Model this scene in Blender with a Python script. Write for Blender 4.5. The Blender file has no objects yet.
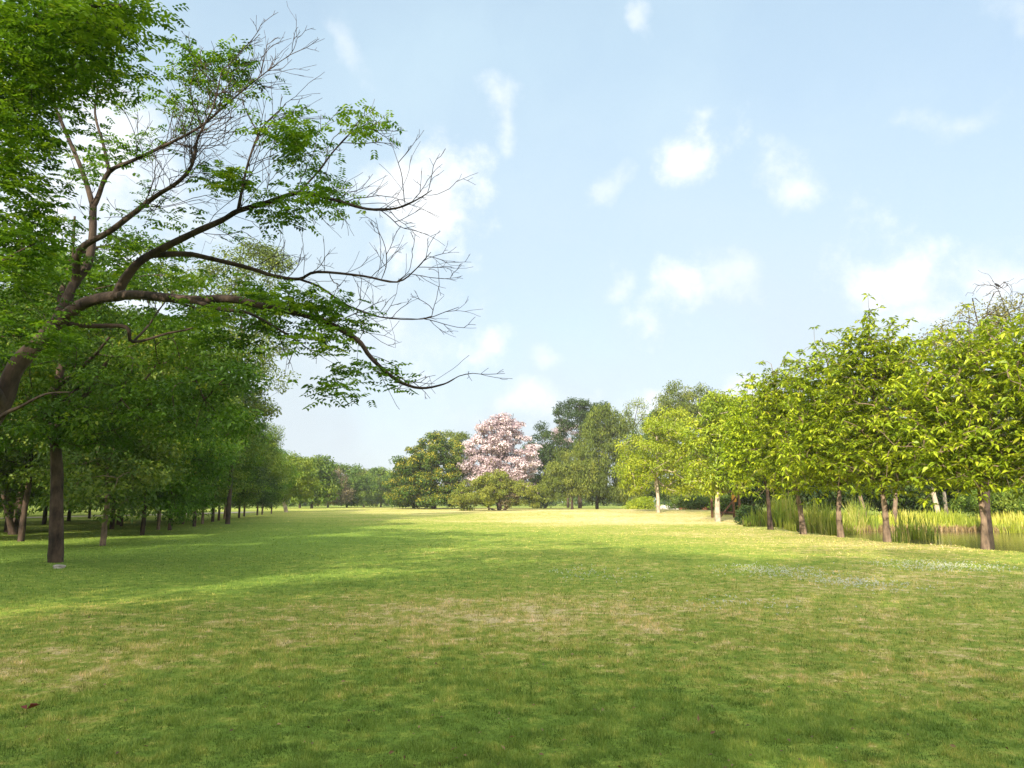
import bpy, math, random
import numpy as np
from mathutils import Vector

rng = np.random.default_rng(7)
R = math.radians
scene = bpy.context.scene
COL = scene.collection

# ------------------------------------------------------------------ camera model
CAM_H = 1.6
FPX = 683.0
PITCH = math.atan(118.0 / FPX)
_f = np.array([0.0, math.cos(PITCH), math.sin(PITCH)])
_u = np.array([0.0, -math.sin(PITCH), math.cos(PITCH)])
_r = np.array([1.0, 0.0, 0.0])


def at(px, py, Y):
    """The point of the park seen at that spot of the photograph, Y metres ahead."""
    d = _f + _r * (px - 512.0) / FPX + _u * (384.0 - py) / FPX
    return np.array([0, 0, CAM_H]) + d * (Y / d[1])


def ground_x(px, Y):
    return at(px, 502.0, Y)[0]


# ------------------------------------------------------------------ terrain
POND = np.array([(18.6, 4), (17.2, 17), (16.7, 22), (15.7, 26.5), (15.3, 30), (15.5, 35), (16.1, 41), (18.2, 46.5),
                 (22, 51.5), (30, 52), (40, 50), (58, 48), (62, 30), (60, 4)], float)
WATER_Z = -0.45


def pond_inside(x, y):
    """Signed distance to the pond's rim, positive inside."""
    x = np.asarray(x, float); y = np.asarray(y, float)
    d = np.full(x.shape, 1e9); ins = np.zeros(x.shape, bool)
    n = len(POND)
    for i in range(n):
        ax, ay = POND[i]; bx, by = POND[(i + 1) % n]
        ex, ey = bx - ax, by - ay
        t = np.clip(((x - ax) * ex + (y - ay) * ey) / (ex * ex + ey * ey), 0, 1)
        d = np.minimum(d, np.hypot(x - ax - t * ex, y - ay - t * ey))
        c = ((ay > y) != (by > y)) & (x < (bx - ax) * (y - ay) / (by - ay + 1e-12) + ax)
        ins ^= c
    return np.where(ins, d, -d)


def sstep(a, b, v):
    t = np.clip((v - a) / (b - a), 0, 1)
    return t * t * (3 - 2 * t)


def height(x, y):
    x = np.asarray(x, float); y = np.asarray(y, float)
    dist = np.hypot(x, y)
    w = sstep(6, 30, dist) * (1 - sstep(250, 400, dist))
    h = 0.10 * np.sin(x * 0.09 + 1.0) * np.sin(y * 0.07 + 0.4) * w
    h = h + 0.75 * np.exp(-((x - 14) / 26) ** 2 - ((y - 82) / 17) ** 2)
    h = h + 0.35 * np.exp(-((x + 12) / 40) ** 2 - ((y - 150) / 30) ** 2)
    h = h + 0.03 * np.sin(x * 0.8 + 0.5 * np.sin(y * 0.6)) * np.sin(y * 0.7 + 1.3) * sstep(3, 9, dist) * (1 - sstep(40, 70, dist))
    jag = 0.25 * np.sin(x * 1.7 + y * 1.1) + 0.2 * np.sin(y * 2.3 - x)
    return h - 1.0 * sstep(-0.5, 2.3, pond_inside(x, y) + jag)


def hz(x, y):
    return float(height(np.array([x]), np.array([y]))[0])


# ------------------------------------------------------------------ scene bookkeeping
def link(o, parent=None):
    COL.objects.link(o)
    if parent is not None:
        o.parent = parent
    return o


def tag(o, label=None, cat=None, group=None, kind=None):
    if label: o['label'] = label
    if cat: o['category'] = cat
    if group: o['group'] = group
    if kind: o['kind'] = kind
    return o


def empty(name, loc, rz=0.0, sc=1.0):
    o = bpy.data.objects.new(name, None)
    o.empty_display_size = 0.3
    o.location = loc; o.rotation_euler = (0, 0, rz); o.scale = (sc, sc, sc)
    return link(o)


def dup(root, loc, rz, sc=1.0, label=None, group=None):
    r = root.copy(); COL.objects.link(r)
    r.location = loc; r.rotation_euler = (0, 0, rz); r.scale = (sc, sc, sc)
    if label: r['label'] = label
    if group: r['group'] = group
    for ch in list(root.children):
        c = ch.copy(); COL.objects.link(c); c.parent = r
        for g in list(ch.children):
            d = g.copy(); COL.objects.link(d); d.parent = c
    return r


def mesh_np(name, V, F, mat, parent=None, attrs=None, smooth=False, loc=None):
    """V (n,3), F (m,k) with k 3 or 4 -> one mesh object."""
    V = np.asarray(V, np.float32); F = np.asarray(F, np.int32)
    me = bpy.data.meshes.new(name)
    k = F.shape[1]
    me.vertices.add(len(V)); me.loops.add(F.size); me.polygons.add(len(F))
    me.vertices.foreach_set('co', V.ravel())
    me.loops.foreach_set('vertex_index', F.ravel())
    me.polygons.foreach_set('loop_start', np.arange(0, F.size, k, dtype=np.int32))
    if smooth:
        me.polygons.foreach_set('use_smooth', np.ones(len(F), bool))
    for an, av in (attrs or {}).items():
        a = me.attributes.new(an, 'FLOAT', 'POINT')
        a.data.foreach_set('value', np.asarray(av, np.float32))
    me.update(calc_edges=True)
    me.materials.append(mat)
    o = bpy.data.objects.new(name, me)
    if loc is not None: o.location = loc
    return link(o, parent)


# ------------------------------------------------------------------ materials
def new_mat(name):
    m = bpy.data.materials.new(name); m.use_nodes = True
    nt = m.node_tree; nt.nodes.clear()
    return m, nt


def N(nt, typ, **kw):
    n = nt.nodes.new(typ)
    for k, v in kw.items():
        setattr(n, k, v)
    return n


def ramp(nt, stops):
    n = nt.nodes.new('ShaderNodeValToRGB')
    el = n.color_ramp.elements
    while len(el) > 1: el.remove(el[-1])
    el[0].position = stops[0][0]; el[0].color = (*stops[0][1], 1)
    for p, c in stops[1:]:
        e = el.new(p); e.color = (*c, 1)
    return n


def leaf_mat(name, stops, trans=0.4, tcol=(1.25, 1.2, 0.55), rough=0.5, spec=0.35):
    m, nt = new_mat(name); L = nt.links
    at_ = N(nt, 'ShaderNodeAttribute', attribute_name='tint')
    rp = ramp(nt, stops); L.new(at_.outputs['Fac'], rp.inputs[0])
    oi = N(nt, 'ShaderNodeObjectInfo')
    mr = N(nt, 'ShaderNodeMapRange'); mr.inputs[3].default_value = 0.85; mr.inputs[4].default_value = 1.15
    L.new(oi.outputs['Random'], mr.inputs[0])
    hsv = N(nt, 'ShaderNodeHueSaturation'); L.new(rp.outputs[0], hsv.inputs['Color']); L.new(mr.outputs[0], hsv.inputs['Value'])
    bs = N(nt, 'ShaderNodeBsdfPrincipled')
    bs.inputs['Roughness'].default_value = rough; bs.inputs['Specular IOR Level'].default_value = spec
    L.new(hsv.outputs[0], bs.inputs['Base Color'])
    mx = N(nt, 'ShaderNodeMix', data_type='RGBA', blend_type='MULTIPLY'); mx.inputs[0].default_value = 1.0
    L.new(hsv.outputs[0], mx.inputs[6]); mx.inputs[7].default_value = (*tcol, 1)
    tr = N(nt, 'ShaderNodeBsdfTranslucent'); L.new(mx.outputs[2], tr.inputs['Color'])
    ms = N(nt, 'ShaderNodeMixShader'); ms.inputs[0].default_value = trans
    L.new(bs.outputs[0], ms.inputs[1]); L.new(tr.outputs[0], ms.inputs[2])
    out = N(nt, 'ShaderNodeOutputMaterial'); L.new(ms.outputs[0], out.inputs['Surface'])
    return m


def bark_mat(name, a, b, scale=7.0, stretch=0.25, bump=0.5):
    m, nt = new_mat(name); L = nt.links
    tc = N(nt, 'ShaderNodeTexCoord'); mp = N(nt, 'ShaderNodeMapping'); mp.inputs['Scale'].default_value = (1, 1, stretch)
    L.new(tc.outputs['Object'], mp.inputs[0])
    n1 = N(nt, 'ShaderNodeTexNoise'); n1.inputs['Scale'].default_value = scale; n1.inputs['Detail'].default_value = 8; n1.inputs['Roughness'].default_value = 0.7
    L.new(mp.outputs[0], n1.inputs[0])
    n2 = N(nt, 'ShaderNodeTexNoise'); n2.inputs['Scale'].default_value = 2.2; n2.inputs['Detail'].default_value = 4
    L.new(tc.outputs['Object'], n2.inputs[0])
    ad = N(nt, 'ShaderNodeMath', operation='ADD'); L.new(n1.outputs[0], ad.inputs[0]); L.new(n2.outputs[0], ad.inputs[1])
    mr = N(nt, 'ShaderNodeMapRange'); mr.inputs[1].default_value = 0.75; mr.inputs[2].default_value = 1.25; L.new(ad.outputs[0], mr.inputs[0])
    rp = ramp(nt, [(0, a), (1, b)]); L.new(mr.outputs[0], rp.inputs[0])
    bs = N(nt, 'ShaderNodeBsdfPrincipled'); bs.inputs['Roughness'].default_value = 0.85; bs.inputs['Specular IOR Level'].default_value = 0.2
    L.new(rp.outputs[0], bs.inputs['Base Color'])
    bp = N(nt, 'ShaderNodeBump'); bp.inputs['Strength'].default_value = bump; bp.inputs['Distance'].default_value = 0.03
    L.new(n1.outputs[0], bp.inputs['Height']); L.new(bp.outputs[0], bs.inputs['Normal'])
    out = N(nt, 'ShaderNodeOutputMaterial'); L.new(bs.outputs[0], out.inputs['Surface'])
    return m


def plain_mat(name, a, b, scale=6.0, rough=0.7, bump=0.3):
    return bark_mat(name, a, b, scale, 1.0, bump)


M = {}
M['bark_grey'] = bark_mat('bark_grey', (0.012, 0.009, 0.007), (0.078, 0.056, 0.041), 9.0, 0.3, 1.0)
M['bark_dark'] = bark_mat('bark_dark', (0.013, 0.010, 0.008), (0.095, 0.064, 0.046), 8.0, 0.3, 1.0)
M['bark_tan'] = bark_mat('bark_tan', (0.06, 0.044, 0.032), (0.25, 0.18, 0.125), 9.0, 0.35, 0.8)
M['bark_pale'] = bark_mat('bark_pale', (0.22, 0.18, 0.13), (0.48, 0.41, 0.32))
M['leaf_fresh'] = leaf_mat('leaf_fresh', [(0, (0.022, 0.055, 0.006)), (0.45, (0.062, 0.145, 0.010)), (0.8, (0.14, 0.25, 0.016)), (1, (0.25, 0.33, 0.03))], 0.42, spec=0.2)
M['leaf_layer'] = leaf_mat('leaf_layer', [(0, (0.026, 0.065, 0.008)), (0.5, (0.070, 0.16, 0.012)), (0.85, (0.15, 0.25, 0.02)), (1, (0.30, 0.31, 0.03))], 0.42, spec=0.2)
M['leaf_dark'] = leaf_mat('leaf_dark', [(0, (0.015, 0.036, 0.010)), (0.5, (0.034, 0.070, 0.016)), (1, (0.085, 0.13, 0.025))], 0.3, spec=0.2)
M['leaf_mid'] = leaf_mat('leaf_mid', [(0, (0.036, 0.080, 0.010)), (0.5, (0.086, 0.155, 0.019)), (1, (0.20, 0.25, 0.032))], 0.35, spec=0.2)
M['leaf_olive'] = leaf_mat('leaf_olive', [(0, (0.050, 0.078, 0.013)), (0.5, (0.125, 0.17, 0.026)), (1, (0.26, 0.28, 0.045))], 0.35, spec=0.2)
M['leaf_lime'] = leaf_mat('leaf_lime', [(0, (0.14, 0.20, 0.012)), (0.5, (0.26, 0.34, 0.018)), (1, (0.42, 0.44, 0.03))], 0.42)
M['leaf_broad'] = leaf_mat('leaf_broad', [(0, (0.095, 0.165, 0.012)), (0.35, (0.22, 0.31, 0.016)), (0.75, (0.38, 0.46, 0.024)), (0.93, (0.47, 0.52, 0.045)), (1, (0.52, 0.40, 0.06))], 0.40, rough=0.4)
M['leaf_brown'] = leaf_mat('leaf_brown', [(0, (0.12, 0.10, 0.06)), (0.5, (0.20, 0.165, 0.10)), (1, (0.26, 0.24, 0.11))], 0.3, spec=0.15)
M['leaf_dry'] = leaf_mat('leaf_dry', [(0, (0.12, 0.11, 0.05)), (0.5, (0.20, 0.20, 0.06)), (1, (0.32, 0.32, 0.06))], 0.35, spec=0.15)
M['blossom_pink'] = leaf_mat('blossom_pink', [(0, (0.27, 0.205, 0.225)), (0.4, (0.46, 0.37, 0.40)), (1, (0.72, 0.645, 0.66))], 0.35, tcol=(1.05, 0.95, 0.95))
M['blossom_yellow'] = leaf_mat('blossom_yellow', [(0, (0.15, 0.18, 0.025)), (0.5, (0.31, 0.30, 0.03)), (1, (0.55, 0.45, 0.03))], 0.3)
M['reed_green'] = leaf_mat('reed_green', [(0, (0.13, 0.21, 0.025)), (0.5, (0.25, 0.33, 0.04)), (0.8, (0.42, 0.42, 0.09)), (1, (0.48, 0.40, 0.18))], 0.45)
M['reed_yellow'] = leaf_mat('reed_yellow', [(0, (0.20, 0.26, 0.03)), (0.5, (0.38, 0.43, 0.05)), (1, (0.54, 0.49, 0.13))], 0.45)
M['reed_dry'] = leaf_mat('reed_dry', [(0, (0.11, 0.08, 0.035)), (1, (0.30, 0.22, 0.10))], 0.2)
M['white_flower'] = leaf_mat('white_flower', [(0, (0.55, 0.58, 0.50)), (1, (0.80, 0.80, 0.74))], 0.2, tcol=(1, 1, 1))
M['dead_leaf'] = leaf_mat('dead_leaf', [(0, (0.05, 0.025, 0.015)), (0.6, (0.16, 0.09, 0.04)), (1, (0.30, 0.20, 0.10))], 0.2)
M['red_leaf'] = leaf_mat('red_leaf', [(0, (0.12, 0.02, 0.02)), (1, (0.18, 0.035, 0.03))], 0.2)
M['stone'] = plain_mat('stone', (0.20, 0.18, 0.16), (0.48, 0.45, 0.41))
M['path'] = plain_mat('path', (0.30, 0.25, 0.20), (0.44, 0.38, 0.31), 2.0)
M['brick'] = plain_mat('brick', (0.16, 0.06, 0.035), (0.34, 0.15, 0.09), 4.0)
M['timber'] = bark_mat('timber', (0.07, 0.035, 0.02), (0.17, 0.085, 0.05))
M['orange_paint'] = plain_mat('orange_paint', (0.45, 0.22, 0.03), (0.60, 0.33, 0.05))
M['bird'] = plain_mat('bird', (0.01, 0.01, 0.012), (0.03, 0.03, 0.035), 20)


# turf colour, shared by the soil sheet and the blades
def turf_group():
    g = bpy.data.node_groups.new('turf_colour', 'ShaderNodeTree')
    g.interface.new_socket('Colour', in_out='OUTPUT', socket_type='NodeSocketColor')
    g.interface.new_socket('Dry', in_out='OUTPUT', socket_type='NodeSocketFloat')
    L = g.links
    go = N(g, 'ShaderNodeNewGeometry')
    def noise(scale, detail=4, rough=0.6, vec=None):
        n = N(g, 'ShaderNodeTexNoise'); n.inputs['Scale'].default_value = scale; n.inputs['Detail'].default_value = detail; n.inputs['Roughness'].default_value = rough
        L.new(vec if vec is not None else go.outputs['Position'], n.inputs[0]); return n.outputs[0]
    mp = N(g, 'ShaderNodeMapping'); mp.inputs['Scale'].default_value = (0.85, 1.0, 0); L.new(go.outputs['Position'], mp.inputs[0])
    big = noise(0.16, 5, 0.6, mp.outputs[0]); mid = noise(1.6, 6, 0.7, mp.outputs[0]); fine = noise(6.0, 3, 0.6, mp.outputs[0]); tuft = noise(30.0, 2, 0.6, mp.outputs[0])
    def mth(op, a, b, clamp=False):
        n = N(g, 'ShaderNodeMath', operation=op); n.use_clamp = clamp
        for k, v in ((0, a), (1, b)):
            if isinstance(v, (int, float)): n.inputs[k].default_value = v
            else: L.new(v, n.inputs[k])
        return n.outputs[0]
    # worn, straw-coloured places of the lawn (x, y, radius x, radius y, weight)
    tot = None
    for (x, y, rx, ry, w) in [(-1.5, 10.0, 3.8, 1.9, 0.30), (3.5, 11.5, 5.0, 2.5, 0.24), (4.0, 6.6, 2.0, 1.1, 0.16), (-4.8, 7.0, 1.7, 1.0, 0.22), (8, 15, 4, 2.5, 0.22), (-7.5, 9.5, 2.5, 1.5, 0.16),
                              (14, 62, 16, 20, 0.36), (2, 95, 26, 26, 0.42), (12, 34, 5, 9, 0.30), (16, 24, 7, 4, 0.28), (-8, 140, 40, 40, 0.34), (6, 58, 14, 7, 0.2), (7.5, 9, 3, 1.5, 0.22),
                              (-9, 30, 6, 9, -0.34), (-7, 15, 5, 3.2, -0.26), (-1, 5, 2.5, 1.2, -0.18), (1.5, 5.2, 2.5, 1.1, -0.20), (6, 5.5, 2, 1, -0.12), (-14, 22, 7, 7, -0.36), (-18, 40, 10, 14, -0.25)]:
        m_ = N(g, 'ShaderNodeMapping', vector_type='TEXTURE'); m_.inputs['Location'].default_value = (x, y, 0); m_.inputs['Scale'].default_value = (rx, ry, 1e4)
        L.new(go.outputs['Position'], m_.inputs[0])
        le = N(g, 'ShaderNodeVectorMath', operation='DOT_PRODUCT'); L.new(m_.outputs[0], le.inputs[0]); L.new(m_.outputs[0], le.inputs[1])
        ex = mth('MULTIPLY', mth('POWER', 2.718, mth('MULTIPLY', le.outputs['Value'], -1.0)), w)
        tot = ex if tot is None else mth('ADD', tot, ex)
    dry = mth('ADD', mth('MULTIPLY', mth('SUBTRACT', big, 0.5), 0.9), mth('MULTIPLY', mth('SUBTRACT', mid, 0.5), 1.5))
    dry = mth('ADD', dry, mth('MULTIPLY', mth('SUBTRACT', fine, 0.5), 1.7))
    dry = mth('ADD', mth('ADD', dry, tot), 0.29)
    dry = mth('ADD', dry, mth('MULTIPLY', mth('SUBTRACT', tuft, 0.5), 0.9), True)
    rp = ramp(g, [(0.0, (0.14, 0.225, 0.036)), (0.26, (0.215, 0.295, 0.050)), (0.50, (0.31, 0.335, 0.068)), (0.74, (0.49, 0.42, 0.16)), (1.0, (0.62, 0.51, 0.29))])
    L.new(dry, rp.inputs[0])
    o = N(g, 'NodeGroupOutput'); L.new(rp.outputs[0], o.inputs['Colour']); L.new(dry, o.inputs['Dry'])
    return g


TURF = turf_group()


def ground_mat():
    m, nt = new_mat('lawn_soil'); L = nt.links
    tg = N(nt, 'ShaderNodeGroup'); tg.node_tree = TURF
    go = N(nt, 'ShaderNodeNewGeometry')
    n = N(nt, 'ShaderNodeTexNoise'); n.inputs['Scale'].default_value = 14; n.inputs['Detail'].default_value = 6; n.inputs['Roughness'].default_value = 0.7
    L.new(go.outputs['Position'], n.inputs[0])
    mr = N(nt, 'ShaderNodeMapRange'); mr.inputs[1].default_value = 0.3; mr.inputs[2].default_value = 0.7; mr.inputs[3].default_value = 0.6; mr.inputs[4].default_value = 1.15
    L.new(n.outputs[0], mr.inputs[0])
    mx = N(nt, 'ShaderNodeMix', data_type='RGBA', blend_type='MULTIPLY'); mx.inputs[0].default_value = 1
    L.new(tg.outputs[0], mx.inputs[6]); L.new(mr.outputs[0], mx.inputs[7])
    bs = N(nt, 'ShaderNodeBsdfPrincipled'); bs.inputs['Roughness'].default_value = 0.95; bs.inputs['Specular IOR Level'].default_value = 0.05
    L.new(mx.outputs[2], bs.inputs['Base Color'])
    bp = N(nt, 'ShaderNodeBump'); bp.inputs['Strength'].default_value = 0.7; bp.inputs['Distance'].default_value = 0.05
    L.new(n.outputs[0], bp.inputs['Height']); L.new(bp.outputs[0], bs.inputs['Normal'])
    out = N(nt, 'ShaderNodeOutputMaterial'); L.new(bs.outputs[0], out.inputs['Surface'])
    return m


def blade_mat():
    m, nt = new_mat('grass_blade'); L = nt.links
    tg = N(nt, 'ShaderNodeGroup'); tg.node_tree = TURF
    at_ = N(nt, 'ShaderNodeAttribute', attribute_name='tint')
    rp = ramp(nt, [(0.1, (0.35, 0.42, 0.3)), (0.5, (1.05, 1.05, 1.0)), (0.75, (1.5, 1.35, 1.4)), (0.95, (1.9, 1.6, 2.2))]); L.new(at_.outputs['Fac'], rp.inputs[0])
    mx = N(nt, 'ShaderNodeMix', data_type='RGBA', blend_type='MULTIPLY'); mx.inputs[0].default_value = 1
    L.new(tg.outputs[0], mx.inputs[6]); L.new(rp.outputs[0], mx.inputs[7])
    bs = N(nt, 'ShaderNodeBsdfPrincipled'); bs.inputs['Roughness'].default_value = 0.55; bs.inputs['Specular IOR Level'].default_value = 0.25
    L.new(mx.outputs[2], bs.inputs['Base Color'])
    tr = N(nt, 'ShaderNodeBsdfTranslucent'); L.new(mx.outputs[2], tr.inputs['Color'])
    ms = N(nt, 'ShaderNodeMixShader'); ms.inputs[0].default_value = 0.35
    L.new(bs.outputs[0], ms.inputs[1]); L.new(tr.outputs[0], ms.inputs[2])
    out = N(nt, 'ShaderNodeOutputMaterial'); L.new(ms.outputs[0], out.inputs['Surface'])
    return m


def water_mat():
    m, nt = new_mat('pond_water'); L = nt.links
    go = N(nt, 'ShaderNodeNewGeometry')
    n = N(nt, 'ShaderNodeTexNoise'); n.inputs['Scale'].default_value = 1.5; n.inputs['Detail'].default_value = 3
    L.new(go.outputs['Position'], n.inputs[0])
    bs = N(nt, 'ShaderNodeBsdfPrincipled'); bs.inputs['Base Color'].default_value = (0.075, 0.058, 0.026, 1); bs.inputs['Roughness'].default_value = 0.13
    bp = N(nt, 'ShaderNodeBump'); bp.inputs['Strength'].default_value = 0.2; bp.inputs['Distance'].default_value = 0.05
    L.new(n.outputs[0], bp.inputs['Height']); L.new(bp.outputs[0], bs.inputs['Normal'])
    out = N(nt, 'ShaderNodeOutputMaterial'); L.new(bs.outputs[0], out.inputs['Surface'])
    return m


# ------------------------------------------------------------------ setting
def axis_vals(fine0, fine1, step, far):
    mid = np.arange(fine0, fine1 + 1e-6, step)
    out = []; s = step; v = fine1
    while v < far:
        s *= 1.22; v += s; out.append(v)
    lo = []; s = step; v = fine0
    while v > -far:
        s *= 1.22; v -= s; lo.append(v)
    return np.concatenate([lo[::-1], mid, out])


gx = axis_vals(-30, 62, 0.5, 2500); gy = axis_vals(-10, 110, 0.5, 2500)
GX, GY = np.meshgrid(gx, gy)
GZ = height(GX, GY)
V = np.stack([GX, GY, GZ], -1).reshape(-1, 3)
nx, ny = len(gx), len(gy)
idx = np.arange(nx * ny).reshape(ny, nx)
F = np.stack([idx[:-1, :-1], idx[:-1, 1:], idx[1:, 1:], idx[1:, :-1]], -1).reshape(-1, 4)
g = mesh_np('ground', V, F, ground_mat(), smooth=True); tag(g, kind='structure')

pv = np.vstack([POND, POND.mean(0)])
pv3 = np.column_stack([pv, np.full(len(pv), WATER_Z)])
pf = np.array([[i, (i + 1) % len(POND), len(POND)] for i in range(len(POND))])
w = mesh_np('water', pv3, pf, water_mat()); tag(w, kind='structure')

# a pale walk beyond the grove
pp = [(-95, 52), (-70, 58), (-52, 70), (-44, 88), (-42, 115)]
pts = []
for (a, b) in zip(pp[:-1], pp[1:]):
    for t in np.linspace(0, 1, 14, endpoint=False):
        pts.append((a[0] + (b[0] - a[0]) * t, a[1] + (b[1] - a[1]) * t))
pts = np.array(pts); tg_ = np.gradient(pts, axis=0); tg_ /= np.linalg.norm(tg_, axis=1)[:, None]
nr = np.column_stack([-tg_[:, 1], tg_[:, 0]])
rows = [pts + nr * o for o in (-2.2, -0.7, 0.7, 2.2)]
V = np.concatenate([np.column_stack([r_, height(r_[:, 0], r_[:, 1]) + 0.03]) for r_ in rows])
n_ = len(pts); F = []
for k in range(3):
    for i in range(n_ - 1):
        F.append((k * n_ + i, k * n_ + i + 1, (k + 1) * n_ + i + 1, (k + 1) * n_ + i))
p_ = mesh_np('path', V, F, M['path'], smooth=True); tag(p_, kind='structure')


# ------------------------------------------------------------------ leaves, tubes
def unit(v):
    return v / (np.linalg.norm(v, axis=-1, keepdims=True) + 1e-9)


def leaf_geo(C, A, Nn, ln, wd, fold=0.18, droop=0.0):
    """Folded rhombic leaves: base C, long axis A, normal Nn."""
    A = unit(A); S = unit(np.cross(Nn, A)); Nn = np.cross(A, S)
    ln = ln[:, None]; wd = wd[:, None]
    tip = C + A * ln - np.array([0, 0, 1.0]) * ln * droop
    m = C + A * ln * 0.45
    l = m + S * wd * 0.5 + Nn * wd * fold; r = m - S * wd * 0.5 + Nn * wd * fold
    V = np.stack([C, r, tip, l], 1).reshape(-1, 3)
    b = np.arange(len(C))[:, None] * 4
    F = np.concatenate([b + np.array([[0, 1, 2]]), b + np.array([[0, 2, 3]])], 0)
    return V, F


def clump_leaves(rg, C, Rr, counts, size, aspect=0.5, up=0.7, outw=0.6, rnd=0.6, droop=0.2, shell=2.2, tint_c=0.5, hang=0.0, bias=0.0):
    """Leaves in ellipsoid clumps with centres C (k,3), radii Rr (k,3)."""
    k = np.repeat(np.arange(len(C)), counts)
    n = len(k)
    u = unit(rg.normal(size=(n, 3)))
    r = rg.random(n) ** (1 / shell)
    P = C[k] + u * r[:, None] * Rr[k]
    nrm = unit(u * outw + np.array([0, 0, up]) + rg.normal(size=(n, 3)) * rnd)
    A = unit(rg.normal(size=(n, 3)) + u * 0.5 - np.array([0, 0, hang]))
    A = unit(A - nrm * np.sum(A * nrm, 1)[:, None] * (0.9 if hang < 0.5 else 0.2))
    ln = size * rg.uniform(0.65, 1.35, n)
    V, F = leaf_geo(P, A, nrm, ln, ln * aspect, droop=droop)
    ct = rg.random(len(C))
    t = np.clip(ct[k] * tint_c + rg.random(n) * (1 - tint_c) + bias, 0, 1)
    return V, F, np.repeat(t, 4), P


class Skel:
    def __init__(s):
        s.P = []; s.par = []; s.fix = []; s.chain = []

    def add(s, p, par, r=None, chain=None):
        s.P.append(np.asarray(p, float)); s.par.append(par); s.fix.append(r); s.chain.append(chain)
        return len(s.P) - 1

    def line(s, pts, par=None, r0=None, r1=None, chain=None):
        """A hand-set limb; the first point may be an existing node (par)."""
        ids = []
        pts = [np.asarray(p, float) for p in pts]
        n = len(pts)
        for i, p in enumerate(pts):
            if i == 0 and par is not None:
                ids.append(par); continue
            r = None if r0 is None else r0 + (r1 - r0) * i / (n - 1)
            prev = ids[-1] if ids else -1
            ids.append(s.add(p, prev, r, chain))
        return ids

    def attach(s, T, rg, seg=0.5, wob=0.12, rise=0.15, back=0.7, lo=None):
        """Join each target to the closest fitting node, near targets first."""
        T = np.asarray(T)
        P0 = np.array(s.P)
        d0 = np.array([np.min(np.linalg.norm(P0 - t, axis=1)) for t in T])
        for ti in np.argsort(d0):
            t = T[ti]
            P = np.array(s.P); par = np.array(s.par)
            dv = t - P; d = np.linalg.norm(dv, axis=1) + 1e-6
            dirs = P - P[np.where(par >= 0, par, 0)]
            dl = np.linalg.norm(dirs, axis=1)
            cos = np.where(dl > 1e-6, np.sum(dirs * dv, 1) / (dl * d + 1e-9), 0.6)
            cost = d * (1 + back * (1 - cos))
            if lo is not None: cost = cost + 1e6 * (P[:, 2] < lo)
            j = int(np.argmin(cost))
            L_ = d[j]; n = max(1, int(round(L_ / seg)))
            a = s.P[j]; last = j
            for q in range(1, n + 1):
                f = q / n
                p = a + (t - a) * f
                if q < n:
                    p = p + rg.normal(size=3) * wob * seg + np.array([0, 0, rise * L_ * math.sin(math.pi * f) * 0.5])
                last = s.add(p, last)
        return s

    def radii(s, tip, expo=0.46, cap=None):
        n = len(s.P); w = np.zeros(n); kids = np.zeros(n, int)
        for i in range(n):
            if s.par[i] >= 0: kids[s.par[i]] += 1
        for i in range(n - 1, -1, -1):
            if kids[i] == 0: w[i] += 1
            if s.par[i] >= 0: w[s.par[i]] += w[i]
        r = tip * w ** expo
        if cap: r = np.minimum(r, cap)
        for i in range(n):
            if s.fix[i] is not None: r[i] = s.fix[i]
            elif s.par[i] >= 0: r[i] = min(r[i], r[s.par[i]])
        return r, w

    def chains(s, r, w):
        n = len(s.P); ch = [[] for _ in range(n)]
        for i in range(n):
            if s.par[i] >= 0: ch[s.par[i]].append(i)
        out = []; stack = [(i, None) for i in range(n) if s.par[i] < 0]
        while stack:
            i, par = stack.pop()
            pts = []; rr = []; lab = s.chain[i]
            if par is not None:
                pts.append(s.P[par]); rr.append(min(r[par], r[i] * 1.25))
            while True:
                pts.append(s.P[i]); rr.append(r[i])
                if not ch[i]: break
                same = [c for c in ch[i] if s.chain[c] == lab]
                nxt = max(same or ch[i], key=lambda c: r[c] + 1e-6 * w[c])
                if lab is not None and s.chain[nxt] != lab:
                    stack.extend((c, i) for c in ch[i]); break
                stack.extend((c, i) for c in ch[i] if c != nxt)
                i = nxt
            if len(pts) > 1: out.append((np.array(pts), np.array(rr), lab))
        return out


def smooth_line(P, r, k):
    """Catmull-Rom subdivision of a polyline."""
    if k < 2 or len(P) < 3: return P, r
    Q = np.vstack([2 * P[0] - P[1], P, 2 * P[-1] - P[-2]]); out = []; ro = []
    for i in range(len(P) - 1):
        p0, p1, p2, p3 = Q[i:i + 4]
        for t in np.linspace(0, 1, k, endpoint=False):
            out.append(0.5 * (2 * p1 + (p2 - p0) * t + (2 * p0 - 5 * p1 + 4 * p2 - p3) * t * t + (3 * p1 - p0 - 3 * p2 + p3) * t ** 3))
            ro.append(r[i] + (r[i + 1] - r[i]) * t)
    out.append(P[-1]); ro.append(r[-1])
    return np.array(out), np.array(ro)


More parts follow.
